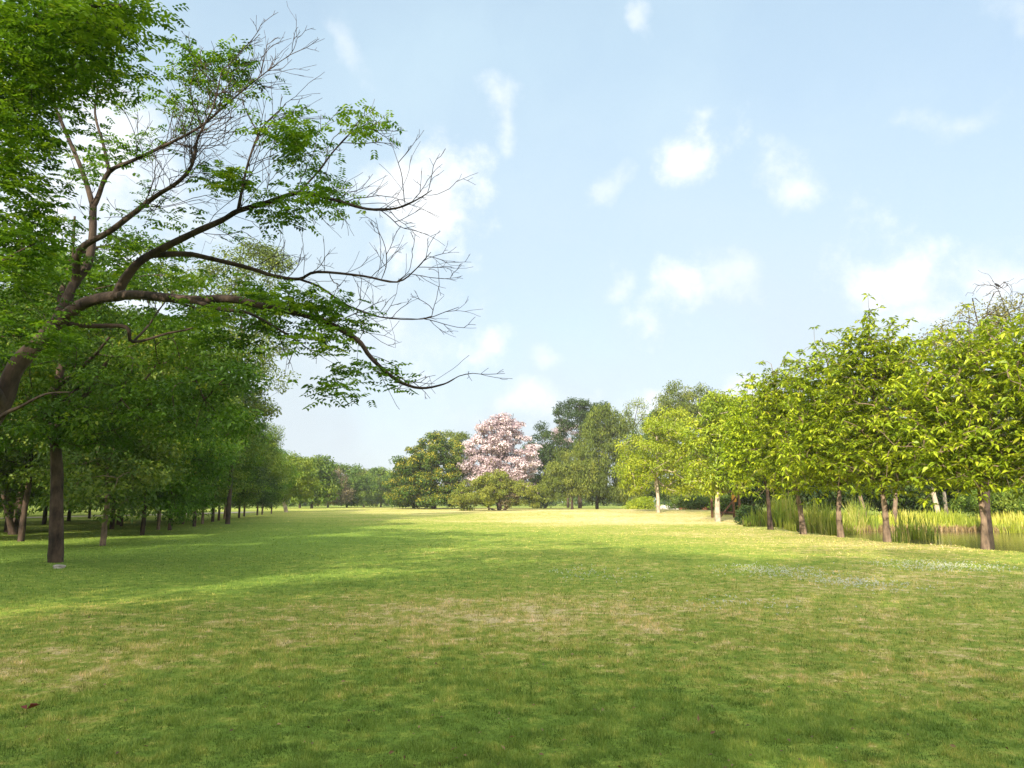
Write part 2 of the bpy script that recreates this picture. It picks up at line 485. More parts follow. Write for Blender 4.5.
def tube(P, r, sides, lump=0.0, rg=None):
    T = np.gradient(P, axis=0); T = unit(T)
    ref = np.array([0.31, 0.17, 0.93]) if abs(T.mean(0)[2]) < 0.8 * np.linalg.norm(T.mean(0)) else np.array([0.9, 0.4, 0.1])
    U = unit(np.cross(T, ref)); W = np.cross(T, U)
    a = np.arange(sides) * 2 * math.pi / sides
    rad = r[:, None] * np.ones((1, sides))
    if lump and rg is not None:
        rad = rad * (1 + lump * np.sin(a * 3 + rg.random() * 6 + np.arange(len(P))[:, None] * 0.35) + lump * rg.normal(size=rad.shape) * 0.6)
    V = P[:, None, :] + rad[:, :, None] * (np.cos(a)[None, :, None] * U[:, None, :] + np.sin(a)[None, :, None] * W[:, None, :])
    n = len(P); i = np.arange(n - 1)[:, None] * sides; j = np.arange(sides)[None, :]; j2 = (j + 1) % sides
    F = np.stack([i + j, i + j2, i + sides + j2, i + sides + j], -1).reshape(-1, 4)
    return V.reshape(-1, 3), F


def join(parts):
    Vs, Fs, o = [], [], 0
    for V, F in parts:
        Vs.append(V); Fs.append(F + o); o += len(V)
    return np.concatenate(Vs), np.concatenate(Fs)


def wood(chs, rg, big=8, minr=0.0, sub=2):
    out = []
    for P, r, _ in chs:
        m = r.max()
        if m < minr: continue
        s = big if m > 0.09 else (6 if m > 0.04 else (4 if m > 0.015 else 3))
        P2, r2 = smooth_line(P, r, sub if m > 0.012 else 1)
        out.append(tube(P2, r2, s, 0.06 if m > 0.08 else 0, rg))
    return join(out)


# ------------------------------------------------------------------ generic tree
def make_tree(name, label, cat, loc, H, lobes, bark, leaf, group=None, seed=0, n_clumps=60, clump=0.9, flat=0.65, per=120, leaf_len=0.2,
              aspect=0.5, trunk_r=0.18, fork=0.3, lean=(0, 0), stems=1, tip=0.012, hang=0.0, droop=0.2, up=0.7, outw=0.7, tint_c=0.5, low_keep=True,
              shell=2.2, extra=None, fill=0.55, spread=0.25, inner=1.0, bare=0, sz=1.0, bias=0.0, rr_base=1.0, forks=()):
    """lobes: ellipsoids (cx, cy, cz, rx, ry, rz) relative to the base, metres."""
    rg = np.random.default_rng(seed)
    root = empty(name, loc)
    tag(root, label, cat, group)
    lob = np.array(lobes, float)
    wts = (lob[:, 3] * lob[:, 4] * lob[:, 5]) ** (2 / 3.); wts /= wts.sum()
    n_clumps = int(n_clumps * 1.5)
    k = rg.choice(len(lob), n_clumps * 5, p=wts)
    u = unit(rg.normal(size=(len(k), 3)))
    rad = fill + (1 - fill) * rg.random(len(k)) ** 0.6
    C = lob[k, :3] + u * rad[:, None] * lob[k, 3:]
    zmin = lob[:, 2].min() - lob[:, 5].max()
    C = C[C[:, 2] > 0.35]
    # thin out clumps that crowd each other
    keep = []
    for i in range(len(C)):
        if len(keep) >= n_clumps: break
        if all(np.linalg.norm((C[i] - C[j]) / np.array([1, 1, flat + 0.2])) > clump * 0.6 for j in keep): keep.append(i)
    C = C[keep]
    Rr = clump * rg.uniform(0.65, 1.4, (len(C), 1)) * np.array([[1, 1, flat]]) * rg.uniform(0.85, 1.15, (len(C), 3))
    S = Skel()
    top = lob[:, 2].max() + 0.3 * lob[:, 5].max()
    cxy = lob[:, :2].mean(0)
    for s_ in range(stems):
        off = np.array([0, 0]) if s_ == 0 else rg.normal(size=2) * 0.35 * spread * 4
        pts = []
        for q, f in enumerate(np.array([0, 0.02, 0.055, 0.125, 0.25, 0.375, 0.5, 0.625, 0.75, 0.875, 1.0])):
            b = np.array([lean[0] + (off[0] * 3), lean[1] + off[1] * 3]) * f + (cxy * 0.6) * f ** 1.6 + off * 0.25
            wv = rg.normal(size=2) * 0.014 * H * (f > 0.2) * (0.4 + f)
            pts.append((b[0] + wv[0], b[1] + wv[1], -0.12 + f * (top + 0.12) * (1 if s_ == 0 else rg.uniform(0.6, 0.9))))
        rs = 1.0 if s_ == 0 else rg.uniform(0.45, 0.75)
        ids = S.line(pts, None, trunk_r * rs, trunk_r * 0.12 * rs)
        for q, i in enumerate(ids):
            f = (0, 0.02, 0.055, 0.125, 0.25, 0.375, 0.5, 0.625, 0.75, 0.875, 1.0)[q]
            S.fix[i] = trunk_r * rs * (1 - 0.85 * f + (1.1, 0.55, 0.2)[q] * rr_base if q < 3 else 1 - 0.85 * f)
        if s_ == 0:
            for (q, dx, dy, dz, fr) in forks:
                p0 = S.P[ids[q]]; e = np.array([dx, dy, dz])
                S.line([p0, p0 + e * np.array([0.4, 0.4, 0.3]), p0 + e * np.array([0.75, 0.75, 0.65]), p0 + e], ids[q], fr, fr * 0.4)
    T = C.copy(); T[:, 2] -= Rr[:, 2] * 0.4
    S.attach(T, rg, seg=max(0.5, H * 0.07), wob=0.13, rise=0.1, back=0.8, lo=fork * H)
    if bare:
        kk = rg.integers(0, len(lob), bare); ub = unit(rg.normal(size=(bare, 3)) + np.array([0, 0, 0.9]))
        S.attach(lob[kk, :3] + ub * lob[kk, 3:] * rg.uniform(1.0, 1.25, (bare, 1)), rg, seg=0.6, wob=0.15, lo=fork * H)
    r, w_ = S.radii(tip)
    r = np.minimum(r, trunk_r)
    V, F = wood(S.chains(r, w_), rg)
    mesh_np('trunk', V, F, bark, root, smooth=True)
    cnt = (per * 1.25 * (Rr[:, 0] / clump) ** 1.6).astype(int) + 3
    V, F, t, P = clump_leaves(rg, C, Rr, cnt, leaf_len, aspect, up, outw, 0.6, droop, shell, tint_c, hang, bias)
    mesh_np('crown', V, F, leaf, root, {'tint': t})
    if extra:
        extra(rg, root, C, Rr, lob)
    return root


def rosette_tree(name, label, loc, H, lobes, bark, leaf, group, seed, tips=620, leaf_len=0.27, trunk_r=0.15, fork=0.25, lean=(0, 0), per=9):
    """Broad-leaved tree: drooping leaves in whorls at the ends of the twigs."""
    rg = np.random.default_rng(seed)
    root = empty(name, loc); tag(root, label, 'tree', group)
    lob = np.array(lobes, float)
    wts = (lob[:, 3] * lob[:, 4] * lob[:, 5]) ** (0.75); wts /= wts.sum()
    k = rg.choice(len(lob), tips, p=wts)
    u = unit(rg.normal(size=(tips, 3)))
    T = lob[k, :3] + u * (0.38 + 0.71 * rg.random(tips) ** 0.5)[:, None] * lob[k, 3:]
    T += rg.normal(size=T.shape) * 0.12
    sub_ = rg.integers(0, max(1, tips // 9), tips); T = T * 0.25 + (T[sub_] + rg.normal(size=T.shape) * 0.26) * 0.75
    far_ = rg.random(tips) < 0.06
    T[far_] += unit(T[far_] - lob[k[far_], :3] + np.array([0, 0, 0.6])) * rg.uniform(0.2, 0.75, (far_.sum(), 1))
    T = T[T[:, 2] > 1.2]
    S = Skel()
    top = (lob[:, 2] + lob[:, 5]).max() * 0.96
    cx = lob[np.argmax(lob[:, 2]), :2]
    pts = []
    for q, f in enumerate((0, 0.03, 0.07, 0.15, 0.28, 0.42, 0.56, 0.7, 0.85, 1.0)):
        wv = rg.normal(size=2) * 0.010 * H * (f > 0.25)
        pts.append((lean[0] * f + cx[0] * f ** 1.5 + wv[0], lean[1] * f + cx[1] * f ** 1.5 + wv[1], -0.15 + f * (top + 0.15)))
    ids = S.line(pts, None, trunk_r, 0.02)
    for q, i in enumerate(ids):
        f = (0, 0.03, 0.07, 0.15, 0.28, 0.42, 0.56, 0.7, 0.85, 1.0)[q]; S.fix[i] = trunk_r * (1 - 0.88 * f + (0.9, 0.42, 0.14)[q] if q < 3 else 1 - 0.88 * f)
    sub = rg.choice(len(T), min(len(T), 120), replace=False)
    S.attach(T[sub], rg, seg=0.5, wob=0.1, rise=0.12, back=0.8, lo=fork * H)
    S.attach(np.delete(T, sub, 0), rg, seg=0.35, wob=0.12, rise=0.1, back=0.5, lo=fork * H)
    r, w_ = S.radii(0.008); r = np.minimum(r, trunk_r * 1.3)
    V, F = wood(S.chains(r, w_), rg)
    mesh_np('trunk', V, F, bark, root, smooth=True)
    n = len(T) * per
    kk = np.repeat(np.arange(len(T)), per)
    ang = rg.random(n) * 2 * math.pi; el = rg.uniform(-0.7, 0.45, n)
    A = np.stack([np.cos(ang) * np.cos(el), np.sin(ang) * np.cos(el), np.sin(el)], 1)
    Nn = unit(np.array([0, 0, 1.0]) + rg.normal(size=(n, 3)) * 0.35)
    ln = leaf_len * rg.uniform(0.55, 1.25, n)
    V, F = leaf_geo(T[kk] + A * 0.03 + rg.normal(size=(n, 3)) * 0.03, A, Nn, ln, ln * 0.42, fold=0.12, droop=0.28)
    tt = np.clip(rg.random(len(T))[kk] * 0.6 + rg.random(n) * 0.4, 0, 1)
    mesh_np('crown', V, F, leaf, root, {'tint': np.repeat(tt, 4)})
    return root


def lobe_px(px, py, rx, ry, Y, base, depth=None):
    """A crown lobe by where it shows and its depth, relative to the tree's base."""
    c = at(px, py, Y) - np.array(base)
    s = Y / FPX
    return (c[0], c[1], c[2], rx * s, (depth if depth else rx * s), ry * s)


def base_at(px, Y):
    x = ground_x(px, Y)
    return (x, Y, hz(x, Y))


# ------------------------------------------------------------------ the wide half-bare tree at the left
def foreground_tree():
    rg = np.random.default_rng(3)
    Y0 = 11.0
    bx = at(-75, 600, Y0)[0]
    root = empty('half_bare_tree', (bx, Y0, hz(bx, Y0)))
    tag(root, 'wide tree leaning in from the left edge with long half-bare limbs', 'tree')
    o = np.array(root.location)
    S = Skel()
    def L(pts, par=None, r0=0.1, r1=0.03, chain=None):
        return S.line([at(*p) - o for p in pts], par, r0 * 0.68, min(r1 * 0.7, 0.005) if r1 < 0.035 else r1 * 0.66, chain)
    tr = S.line([np.array([0, 0, -0.2]), np.array([0.02, 0, 0.5]), np.array([0.18, 0, 1.2])] + [at(*p) - o for p in [(-30, 455, 11), (0, 405, 11), (16, 366, 11), (40, 342, 11), (57, 323, 11)]], None, 0.20, 0.11, 'trunk')
    S.fix[tr[0]] = 0.30
    F0 = tr[-1]
    a = L([(57, 323, 11), (68, 297, 11.1), (76, 281, 11.2), (87, 266, 11.3), (92, 242, 11.4), (93, 206, 11.5)], F0, .125, .088, 'limb_a')
    L([(93, 206, 11.5), (83, 173, 11.6), (64, 128, 11.6), (51, 94, 11.5), (46, 62, 11.3), (40, 20, 11)], a[-1], .08, .03, 'limb_b')
    b = L([(93, 206, 11.5), (98, 197, 11.5), (109, 172, 11.4), (134, 160, 11.2), (168, 144, 11.0), (200, 127, 10.8), (228, 103, 10.6), (256, 80, 10.4), (282, 60, 10.3)], a[-1], .078, .018, 'limb_c')
    L([(109, 172, 11.4), (104, 147, 11.6), (95, 113, 11.8), (99, 84, 11.9), (108, 56, 12)], b[2], .05, .02, 'limb_d')
    c = L([(76, 281, 11.2), (80, 250, 10.9), (109, 232, 10.6), (130, 216, 10.4), (156, 196, 10.2), (178, 182, 10.0), (192, 165, 9.9), (198, 138, 9.8), (214, 105, 9.7), (222, 70, 9.6)], a[2], .095, .02, 'limb_e')
    d = L([(57, 323, 11), (80, 306, 10.8), (98, 299, 10.7), (117, 296, 10.6)], F0, .142, .13, 'limb_f')
    e = L([(117, 296, 10.6), (123, 282, 10.5), (136, 265, 10.4), (150, 255, 10.4), (171, 244, 10.3), (198, 231, 10.2), (221, 221, 10.1), (238, 211, 10.0), (265, 203, 9.9), (298, 193, 9.8), (331, 199, 9.7), (367, 209, 9.6), (397, 208, 9.5), (418, 199, 9.4), (432, 190, 9.4)], d[-1], .115, .008, 'limb_g')
    L([(298, 193, 9.8), (318, 172, 9.8), (333, 152, 9.7), (352, 132, 9.6), (376, 120, 9.6)], e[9], .03, .006, 'limb_h')
    L([(238, 211, 10.0), (241, 195, 9.9), (249, 160, 9.9), (262, 128, 9.9), (286, 104, 9.8)], e[7], .04, .009, 'limb_i')
    f = L([(150, 255, 10.4), (186, 254, 10.6), (208, 258, 10.7), (249, 268, 10.7), (274, 276, 10.7), (299, 279, 10.6), (317, 272, 10.5), (363, 276, 10.4), (397, 282, 10.3), (417, 268, 10.3), (431, 252, 10.2)], e[3], .07, .008, 'limb_j')
    L([(299, 279, 10.6), (320, 287, 10.6), (347, 305, 10.6), (380, 317, 10.5), (422, 319, 10.4), (445, 312, 10.3), (459, 307, 10.3)], f[5], .03, .006, 'limb_k')
    g_ = L([(117, 296, 10.6), (137, 295, 10.3), (191, 300, 10.0), (230, 299, 9.8), (267, 307, 9.6), (313, 317, 9.4), (355, 338, 9.2), (372, 359, 9.1), (397, 380, 9.0), (420, 388, 9.0), (444, 384, 8.9), (459, 376, 8.9)], d[-1], .115, .006, 'limb_l')
    L([(191, 300, 10.0), (220, 309, 9.6), (248, 313, 9.3), (280, 330, 9.0), (310, 350, 8.9)], g_[2], .055, .012, 'limb_m')
    h = L([(66, 326, 11), (92, 326, 11.3), (126, 327, 11.5), (133, 342, 11.6), (169, 333, 11.9), (192, 328, 12), (212, 314, 12.2)], F0, .075, .02, 'limb_n')
    L([(133, 342, 11.6), (148, 326, 11.9), (162, 306, 12.1), (180, 285, 12.3)], h[3], .04, .015, 'limb_o')
    L([(0, 405, 11), (-25, 360, 10), (-40, 280, 9), (-45, 180, 8.4), (-30, 90, 7.9), (10, 40, 7.6), (60, 15, 7.4), (110, 5, 7.3), (142, 14, 7.3)], tr[4], .17, .012, 'limb_p')
    L([(-40, 280, 9), (0, 262, 8.6), (22, 250, 8.4), (42, 240, 8.3)], len(S.P) - 7, .05, .015, 'limb_q')
    L([(-30, 455, 11), (0, 418, 10.4), (20, 407, 10.2), (46, 394, 10.0), (70, 392, 9.9)], tr[3], .07, .02, 'limb_r')
    # bare twigs: leafless shoots that fork off the outer limbs
    shoots = []
    limbs = {}
    for i, cname in enumerate(S.chain):
        if cname: limbs.setdefault(cname, []).append(i)
    upv = np.array([0, 0, 1.0])
    def shoot(node, d, ln, lev):
        n_ = max(3, int(ln / 0.10)); cur = S.P[node]; last = node; ids = []
        bend = rg.normal(size=3) * 0.09 + upv * 0.05
        for q in range(n_):
            d = unit(d + bend * 0.5 + rg.normal(size=3) * 0.12)
            cur = cur + d * ln / n_
            last = S.add(cur, last); ids.append((last, d.copy()))
        if lev > 0:
            for q, (i_, dd) in enumerate(ids[:-1]):
                if rg.random() < (0.5, 0.42, 0.38)[lev - 1]:
                    sd = unit(np.cross(dd, rg.normal(size=3)) + upv * 0.1)
                    sd[1] *= 0.7
                    shoot(i_, unit(dd * rg.uniform(0.7, 1.2) + sd * 0.8), ln * rg.uniform(0.22, 0.6) * (1 - 0.3 * q / n_), lev - 1)
    for cname, dens, f0, l0, l1 in [('limb_b', 10, .3, .5, .9), ('limb_c', 14, .3, .5, 1.0), ('limb_d', 11, .3, .4, .8), ('limb_e', 13, .3, .5, 1.0), ('limb_g', 6.5, .35, .5, 1.0), ('limb_h', 5, .1, .35, .7),
                                    ('limb_i', 9, .1, .4, .9), ('limb_j', 6, .25, .45, .9), ('limb_k', 5.5, .1, .4, .8), ('limb_l', 3.6, .35, .4, .85), ('limb_m', 3, .4, .3, .5), ('limb_o', 4, .2, .3, .5), ('limb_a', 2, .5, .4, .6)]:
        ids = limbs[cname]; P_ = np.array([S.P[i] for i in ids]); sg = np.linalg.norm(np.diff(P_, axis=0), axis=1)
        for k_ in range(len(ids) - 1):
            if (k_ + 1) / len(ids) < f0: continue
            ld = unit(P_[k_ + 1] - P_[k_])
            for _ in range(int(sg[k_] * dens * 1.15 + rg.random())):
                # start on the limb itself, between its nodes
                f_ = rg.random(); p_s = P_[k_] + (P_[k_ + 1] - P_[k_]) * f_
                st = S.add(p_s, ids[k_])
                sd = unit(np.cross(ld, rg.normal(size=3)) + upv * rg.uniform(-0.3, 0.7)); sd[1] *= 0.7
                shoot(st, unit(ld * rg.uniform(0.4, 1.2) + sd), rg.uniform(l0, l1) * 1.25 * (1.1 - 0.3 * k_ / len(ids)), 3)
    n_shoot_nodes = len(S.P)
    # leafy sprays (px, py, rx, ry, metres ahead, sprays)
    lf = []
    for (cx, cy, rx, ry, Y, n) in [(35, 30, 60, 40, 7.6, 44), (100, 14, 48, 22, 7.4, 26), (15, 90, 40, 40, 8.0, 36), (75, 70, 45, 28, 8.3, 14), (112, 78, 20, 14, 8.5, 5), (18, 150, 36, 40, 8.6, 28), (28, 215, 36, 38, 8.6, 26), (14, 275, 34, 34, 9, 20), (30, 330, 40, 30, 10, 12),
                                   (188, 62, 20, 14, 10.4, 6), (222, 78, 22, 18, 10.3, 7), (195, 105, 18, 12, 10.6, 4), (240, 60, 14, 10, 10.4, 3),
                                   (285, 132, 26, 16, 9.9, 10), (300, 152, 18, 12, 9.9, 5), (352, 128, 18, 7, 9.6, 4), (376, 121, 6, 4, 9.6, 1), (318, 182, 20, 12, 9.8, 6), (312, 200, 14, 8, 9.8, 3), (240, 182, 24, 9, 10, 6), (275, 212, 26, 8, 9.9, 6), (222, 178, 18, 8, 10, 3), (345, 200, 10, 5, 9.7, 1),
                                   (120, 140, 18, 18, 11.2, 3), (80, 165, 22, 18, 11.4, 4), (130, 250, 40, 20, 11, 5), (160, 215, 26, 12, 10.6, 3), (100, 265, 30, 18, 11.4, 5), (180, 270, 30, 14, 11, 5),
                                   (278, 302, 26, 12, 9.6, 7), (322, 308, 24, 16, 9.4, 10), (345, 325, 18, 14, 9.2, 6), (310, 340, 22, 16, 9, 6), (345, 372, 16, 18, 9.1, 6), (398, 376, 18, 4, 9, 2), (330, 385, 8, 6, 9, 1), (235, 330, 40, 16, 9.4, 8), (180, 312, 40, 12, 9.9, 5), (255, 288, 24, 8, 10, 3)]:
        for _ in range(n):
            ra = math.sqrt(rg.random()); an = rg.random() * 6.283
            lf.append(at(cx + rx * ra * math.cos(an), cy + ry * ra * math.sin(an), Y + rg.normal() * 0.45) - o)
    # out of frame to the left and above, the rest of the same crown
    for (x, y, z, s, n) in [(-10, 11, 8, 2.5, 40), (-12, 9, 7, 2.5, 30), (-9, 13, 9.5, 2.2, 30), (-8, 8, 9.2, 1.8, 24), (-13, 13, 6, 2, 24)]:
        lf.extend(list(np.array([x, y, z]) - o + rg.normal(size=(n, 3)) * s * 0.5))
    lf = np.array(lf)
    S.attach(lf, rg, seg=0.28, wob=0.16, rise=0.16, back=0.6, lo=1.8)
    r, w_ = S.radii(0.0031, 0.36, 0.05)
    ch = S.chains(r, w_)
    groups = {}
    for c_ in ch: groups.setdefault(c_[2] or 'twigs', []).append(c_)
    for nm, cs in groups.items():
        V, F = wood(cs, rg, 12, sub=4 if nm != 'twigs' else 2)
        part = mesh_np('trunk' if nm == 'trunk' else ('twigs' if nm == 'twigs' else 'limb'), V, F, M['bark_grey'], root, smooth=True)
        if nm == 'twigs': part['kind'] = 'stuff'
    # each spray: a few compound leaves, leaflets in two ranks
    n = len(lf) * 13
    kk = np.repeat(np.arange(len(lf)), 13)
    C = lf[kk] + rg.normal(size=(n, 3)) * np.array([0.19, 0.19, 0.09])
    ang = rg.random(n) * 6.283; el = rg.uniform(-0.5, 0.35, n)
    Ax = np.stack([np.cos(ang) * np.cos(el), np.sin(ang) * np.cos(el), np.sin(el)], 1)
    side = unit(np.cross(Ax, np.array([0, 0, 1.0])))
    Cs, As, Ns, ls = [], [], [], []
    for q in range(4):
        for sg in (-1, 1):
            Cs.append(C + Ax * (0.035 + 0.05 * q)); As.append(side * sg + Ax * 0.6 - np.array([0, 0, .12])); Ns.append(unit(np.array([0, 0, 1.0]) + rg.normal(size=(n, 3)) * 0.4)); ls.append(rg.uniform(0.055, 0.095, n))
    V, F = leaf_geo(np.concatenate(Cs), np.concatenate(As), np.concatenate(Ns), np.concatenate(ls), np.concatenate(ls) * 0.55, droop=0.15)
    t = np.clip(rg.random(len(lf))[kk] * 0.65 + rg.random(n) * 0.35, 0, 1)
    mesh_np('crown', V, F, M['leaf_fresh'], root, {'tint': np.repeat(np.tile(t, 8), 4)})
    return root


foreground_tree()


# ------------------------------------------------------------------ the layered tree with the thick trunk
def layered_tree():
    Y = 18.8
    b = base_at(63, Y)
    lobes = [lobe_px(px, py, rx, ry, y_, b, dp) for (px, py, rx, ry, y_, dp) in
             [(60, 395, 95, 42, 18.8, 2.8), (150, 400, 80, 34, 17.5, 2.2), (215, 395, 52, 28, 17, 1.6), (120, 345, 110, 30, 18.5, 2.8), (215, 350, 60, 25, 19, 2.0), (20, 340, 80, 40, 19, 2.5),
              (130, 300, 110, 26, 19.5, 2.5), (235, 300, 60, 22, 20, 1.6), (60, 265, 70, 30, 20, 2.2), (150, 255, 60, 18, 20, 1.8), (255, 425, 14, 10, 16.5, .8), (-60, 370, 80, 70, 19, 3), (90, 430, 90, 20, 17.5, 2), (190, 425, 70, 16, 17, 1.6), (40, 440, 60, 14, 18, 2)]]
    return make_tree('layered_tree', 'thick dark trunk with low tiers of leafy boughs, nearest standing left on the lawn', 'tree', b, 8.0, lobes, M['bark_dark'], M['leaf_layer'],
                     seed=11, n_clumps=180, clump=0.62, flat=0.40, per=135, leaf_len=0.12, aspect=0.5, trunk_r=0.19, fork=0.34, lean=(-1.3, 0), forks=((5, 1.5, -0.3, 2.0, 0.12), (5, -1.6, 0.3, 1.8, 0.10), (6, 1.8, -0.8, 1.2, 0.08)), tip=0.012, up=1.0, outw=0.3, droop=0.3, tint_c=0.6, fill=0.3)


layered_tree()


# ------------------------------------------------------------------ right-hand row by the pond
ROW = [(980, 24.3, 'broad-leaved tree by the water, its trunk clear of reeds at the pond rim', [(985, 420, 95, 66), (965, 360, 60, 45), (1000, 462, 88, 34), (925, 450, 48, 44), (990, 330, 42, 30), (950, 482, 50, 18)], 1),
       (884, 28.0, 'tallest lime-green broad-leaved tree, its tan trunk amid the tall reeds', [(880, 425, 62, 62), (870, 360, 46, 42), (870, 325, 20, 24), (900, 460, 62, 34), (905, 350, 36, 36), (858, 474, 44, 24)], 2),
       (838, 31.0, 'broad-leaved tree with mottled trunk, just before the tallest lime-green one', [(832, 435, 52, 56), (822, 385, 38, 42), (826, 350, 17, 20), (846, 466, 44, 30), (795, 460, 32, 34)], 3),
       (801, 35.0, 'broad-leaved tree with clean orange-brown lower trunk beside cattails', [(795, 440, 44, 52), (782, 392, 32, 36), (770, 376, 14, 16), (805, 478, 40, 24)], 4),
       (769, 40.5, 'darkest-trunked broad-leaved tree at the near end of the cattails', [(762, 445, 40, 50), (752, 402, 24, 32), (764, 478, 38, 24), (735, 440, 22, 30)], 5)]
for (px, Y, lab, lb, sd) in ROW:
    b = base_at(px, Y)
    lobes = [lobe_px(*l, Y, b) for l in lb]
    rosette_tree('broadleaf_tree', lab, b, 9.5, lobes, M['bark_tan'] if sd not in (5,) else M['bark_dark'], M['leaf_broad'], 'broad-leaved trees in a row along the pond', 20 + sd, tips=(2300, 1900, 1600, 1400, 1400)[sd - 1],
                 leaf_len=0.245, trunk_r=0.12 if sd < 4 else 0.135)
b = base_at(1075, 21.5)
rosette_tree('broadleaf_tree', 'broad-leaved tree at the right edge, only its bough ends in view', b, 9.5, [lobe_px(1075, 400, 75, 80, 21.5, b), lobe_px(1050, 330, 42, 50, 21.5, b)], M['bark_tan'], M['leaf_broad'],
             'broad-leaved trees in a row along the pond', 29, tips=1400, leaf_len=0.235, trunk_r=0.15)


def quick(name, label, px, Y, lobes_px, bark, leaf, cat='tree', group=None, **kw):
    b = base_at(px, Y)
    lobes = [lobe_px(*l, Y, b) for l in lobes_px]
    H = max(l[2] + l[5] for l in lobes)
    return make_tree(name, label, cat, b, H, lobes, bark, leaf, group=group, **kw)


# pale-stemmed trees at the right of the lawn
quick('pale_stemmed_tree', 'bright lime tree with two slender whitish stems beside the lawn', 658, 73, [(660, 452, 40, 34), (672, 428, 26, 20), (640, 468, 24, 20), (690, 462, 26, 26), (632, 484, 14, 12), (684, 482, 20, 14)],
      M['bark_pale'], M['leaf_lime'], seed=41, n_clumps=120, clump=0.85, per=85, leaf_len=0.24, trunk_r=0.20, fork=0.16, stems=2, hang=0.3, fill=0.2, tip=0.03)
quick('pale_trunk_tree', 'tree with a stout whitish trunk and bare pale boughs under yellowish leaves', 717, 57, [(715, 450, 32, 40), (722, 415, 26, 26), (738, 445, 24, 34), (700, 480, 18, 16), (730, 480, 20, 14)],
      M['bark_pale'], M['leaf_broad'], seed=42, n_clumps=80, clump=0.75, per=70, leaf_len=0.30, trunk_r=0.24, fork=0.15, fill=0.4, tip=0.03, bare=10)

# ------------------------------------------------------------------ the specimen trees across the lawn
def yellow_extra(rg, root, C, Rr, lob):
    lit = rg.random(len(C)) < 0.9  # clumps picked at random to carry the yellow blossom
    top = C[lit] + np.array([0, 0, 0.35]) * Rr[lit]
    V, F, t, _ = clump_leaves(rg, top, Rr[lit] * np.array([[0.95, .95, 0.75]]), np.full(lit.sum(), 120), 0.22, 0.8, 0.9, 0.8, 0.5, 0.1, 3.5, 0.6)
    mesh_np('blossom', V, F, M['blossom_yellow'], root, {'tint': t})


def pink_extra(rg, root, C, Rr, lob):
    V, F, t, _ = clump_leaves(rg, C, Rr * np.array([[1.0, 1.0, 1.0]]), (120 * (Rr[:, 0] / 1.15) ** 1.5).astype(int), 0.34, 0.8, 0.8, 0.7, 0.6, 0.1, 2.4, 0.6)
    mesh_np('blossom', V, F, M['blossom_pink'], root, {'tint': t})


quick('yellow_blossom_tree', 'domed green tree dotted with yellow blossom across the lawn', 434, 135, [(432, 463, 26, 30), (440, 450, 20, 18), (412, 478, 22, 24), (400, 490, 15, 14), (406, 474, 15, 16), (421, 460, 17, 18), (445, 480, 24, 24), (425, 496, 32, 12), (455, 485, 14, 20)],
      M['bark_dark'], M['leaf_mid'], cat='tree', bias=-0.2, seed=51, n_clumps=130, clump=1.25, per=110, leaf_len=0.42, aspect=0.6, trunk_r=0.5, fork=0.1, extra=yellow_extra, fill=0.55)
quick('olive_tree', 'dull olive tree squeezed between the yellow-dotted dome and the pink tree', 462, 152, [(458, 455, 14, 24), (466, 475, 14, 24), (452, 440, 8, 10)], M['bark_dark'], M['leaf_olive'], seed=52, n_clumps=55, clump=1.2, per=90, leaf_len=0.36, trunk_r=0.3, hang=0.5)
quick('pink_blossom_tree', 'tall spreading tree covered in pale pink blossom', 500, 138, [(498, 436, 24, 20), (488, 456, 26, 24), (514, 458, 24, 24), (477, 470, 20, 20), (524, 474, 15, 18), (500, 480, 32, 16), (464, 474, 10, 14), (504, 425, 18, 11), (524, 448, 12, 12), (478, 442, 14, 12)],
      M['bark_dark'], M['leaf_brown'], seed=53, n_clumps=175, clump=1.15, flat=0.45, per=14, leaf_len=0.34, trunk_r=0.45, fork=0.15, extra=pink_extra, fill=0.5, tip=0.05, bare=30)
quick('pink_blossom_tree', 'small patch of pink blossom showing high behind the dark trees', 568, 185, [(566, 432, 14, 12), (560, 450, 16, 14)], M['bark_dark'], M['leaf_brown'], seed=54, n_clumps=26, clump=1.4, flat=0.5, per=12, leaf_len=0.4, trunk_r=0.4, extra=pink_extra, tip=0.05)
quick('spreading_bush', 'low wide olive bush with a bright green middle below the pink tree', 500, 118, [(478, 492, 26, 14), (515, 493, 30, 13), (497, 486, 24, 13), (466, 499, 16, 10), (535, 498, 14, 10), (492, 478, 13, 8)],
      M['bark_dark'], M['leaf_olive'], cat='bush', seed=55, n_clumps=120, clump=0.8, flat=0.45, per=80, leaf_len=0.3, trunk_r=0.25, fork=0.05, stems=4, spread=0.8, fill=0.4, bias=0.3)
quick('lime_shrub', 'bright lime shrub top poking out of the low olive bush', 489, 119.5, [(489, 484, 10, 10), (490, 495, 12, 12)], M['bark_dark'], M['leaf_lime'], cat='bush', seed=56, n_clumps=26, clump=0.7, per=70, leaf_len=0.28, trunk_r=0.15, fork=0.05, fill=0.3)
quick('rusty_shrub', 'rust-tinged shrub beside the lime one under the pink tree', 505, 119, [(506, 486, 9, 9), (508, 496, 14, 10)], M['bark_dark'], M['leaf_brown'], cat='bush', seed=57, n_clumps=22, clump=0.7, per=70, leaf_len=0.28, trunk_r=0.12, fork=0.05, fill=0.3)
quick('dark_evergreen_tree', 'dark rounded evergreen just right of the pink tree', 545, 158, [(543, 445, 16, 20), (548, 470, 20, 26), (540, 492, 18, 14)], M['bark_dark'], M['leaf_dark'], seed=58, n_clumps=70, clump=1.4, per=110, leaf_len=0.42, trunk_r=0.4, fork=0.12)
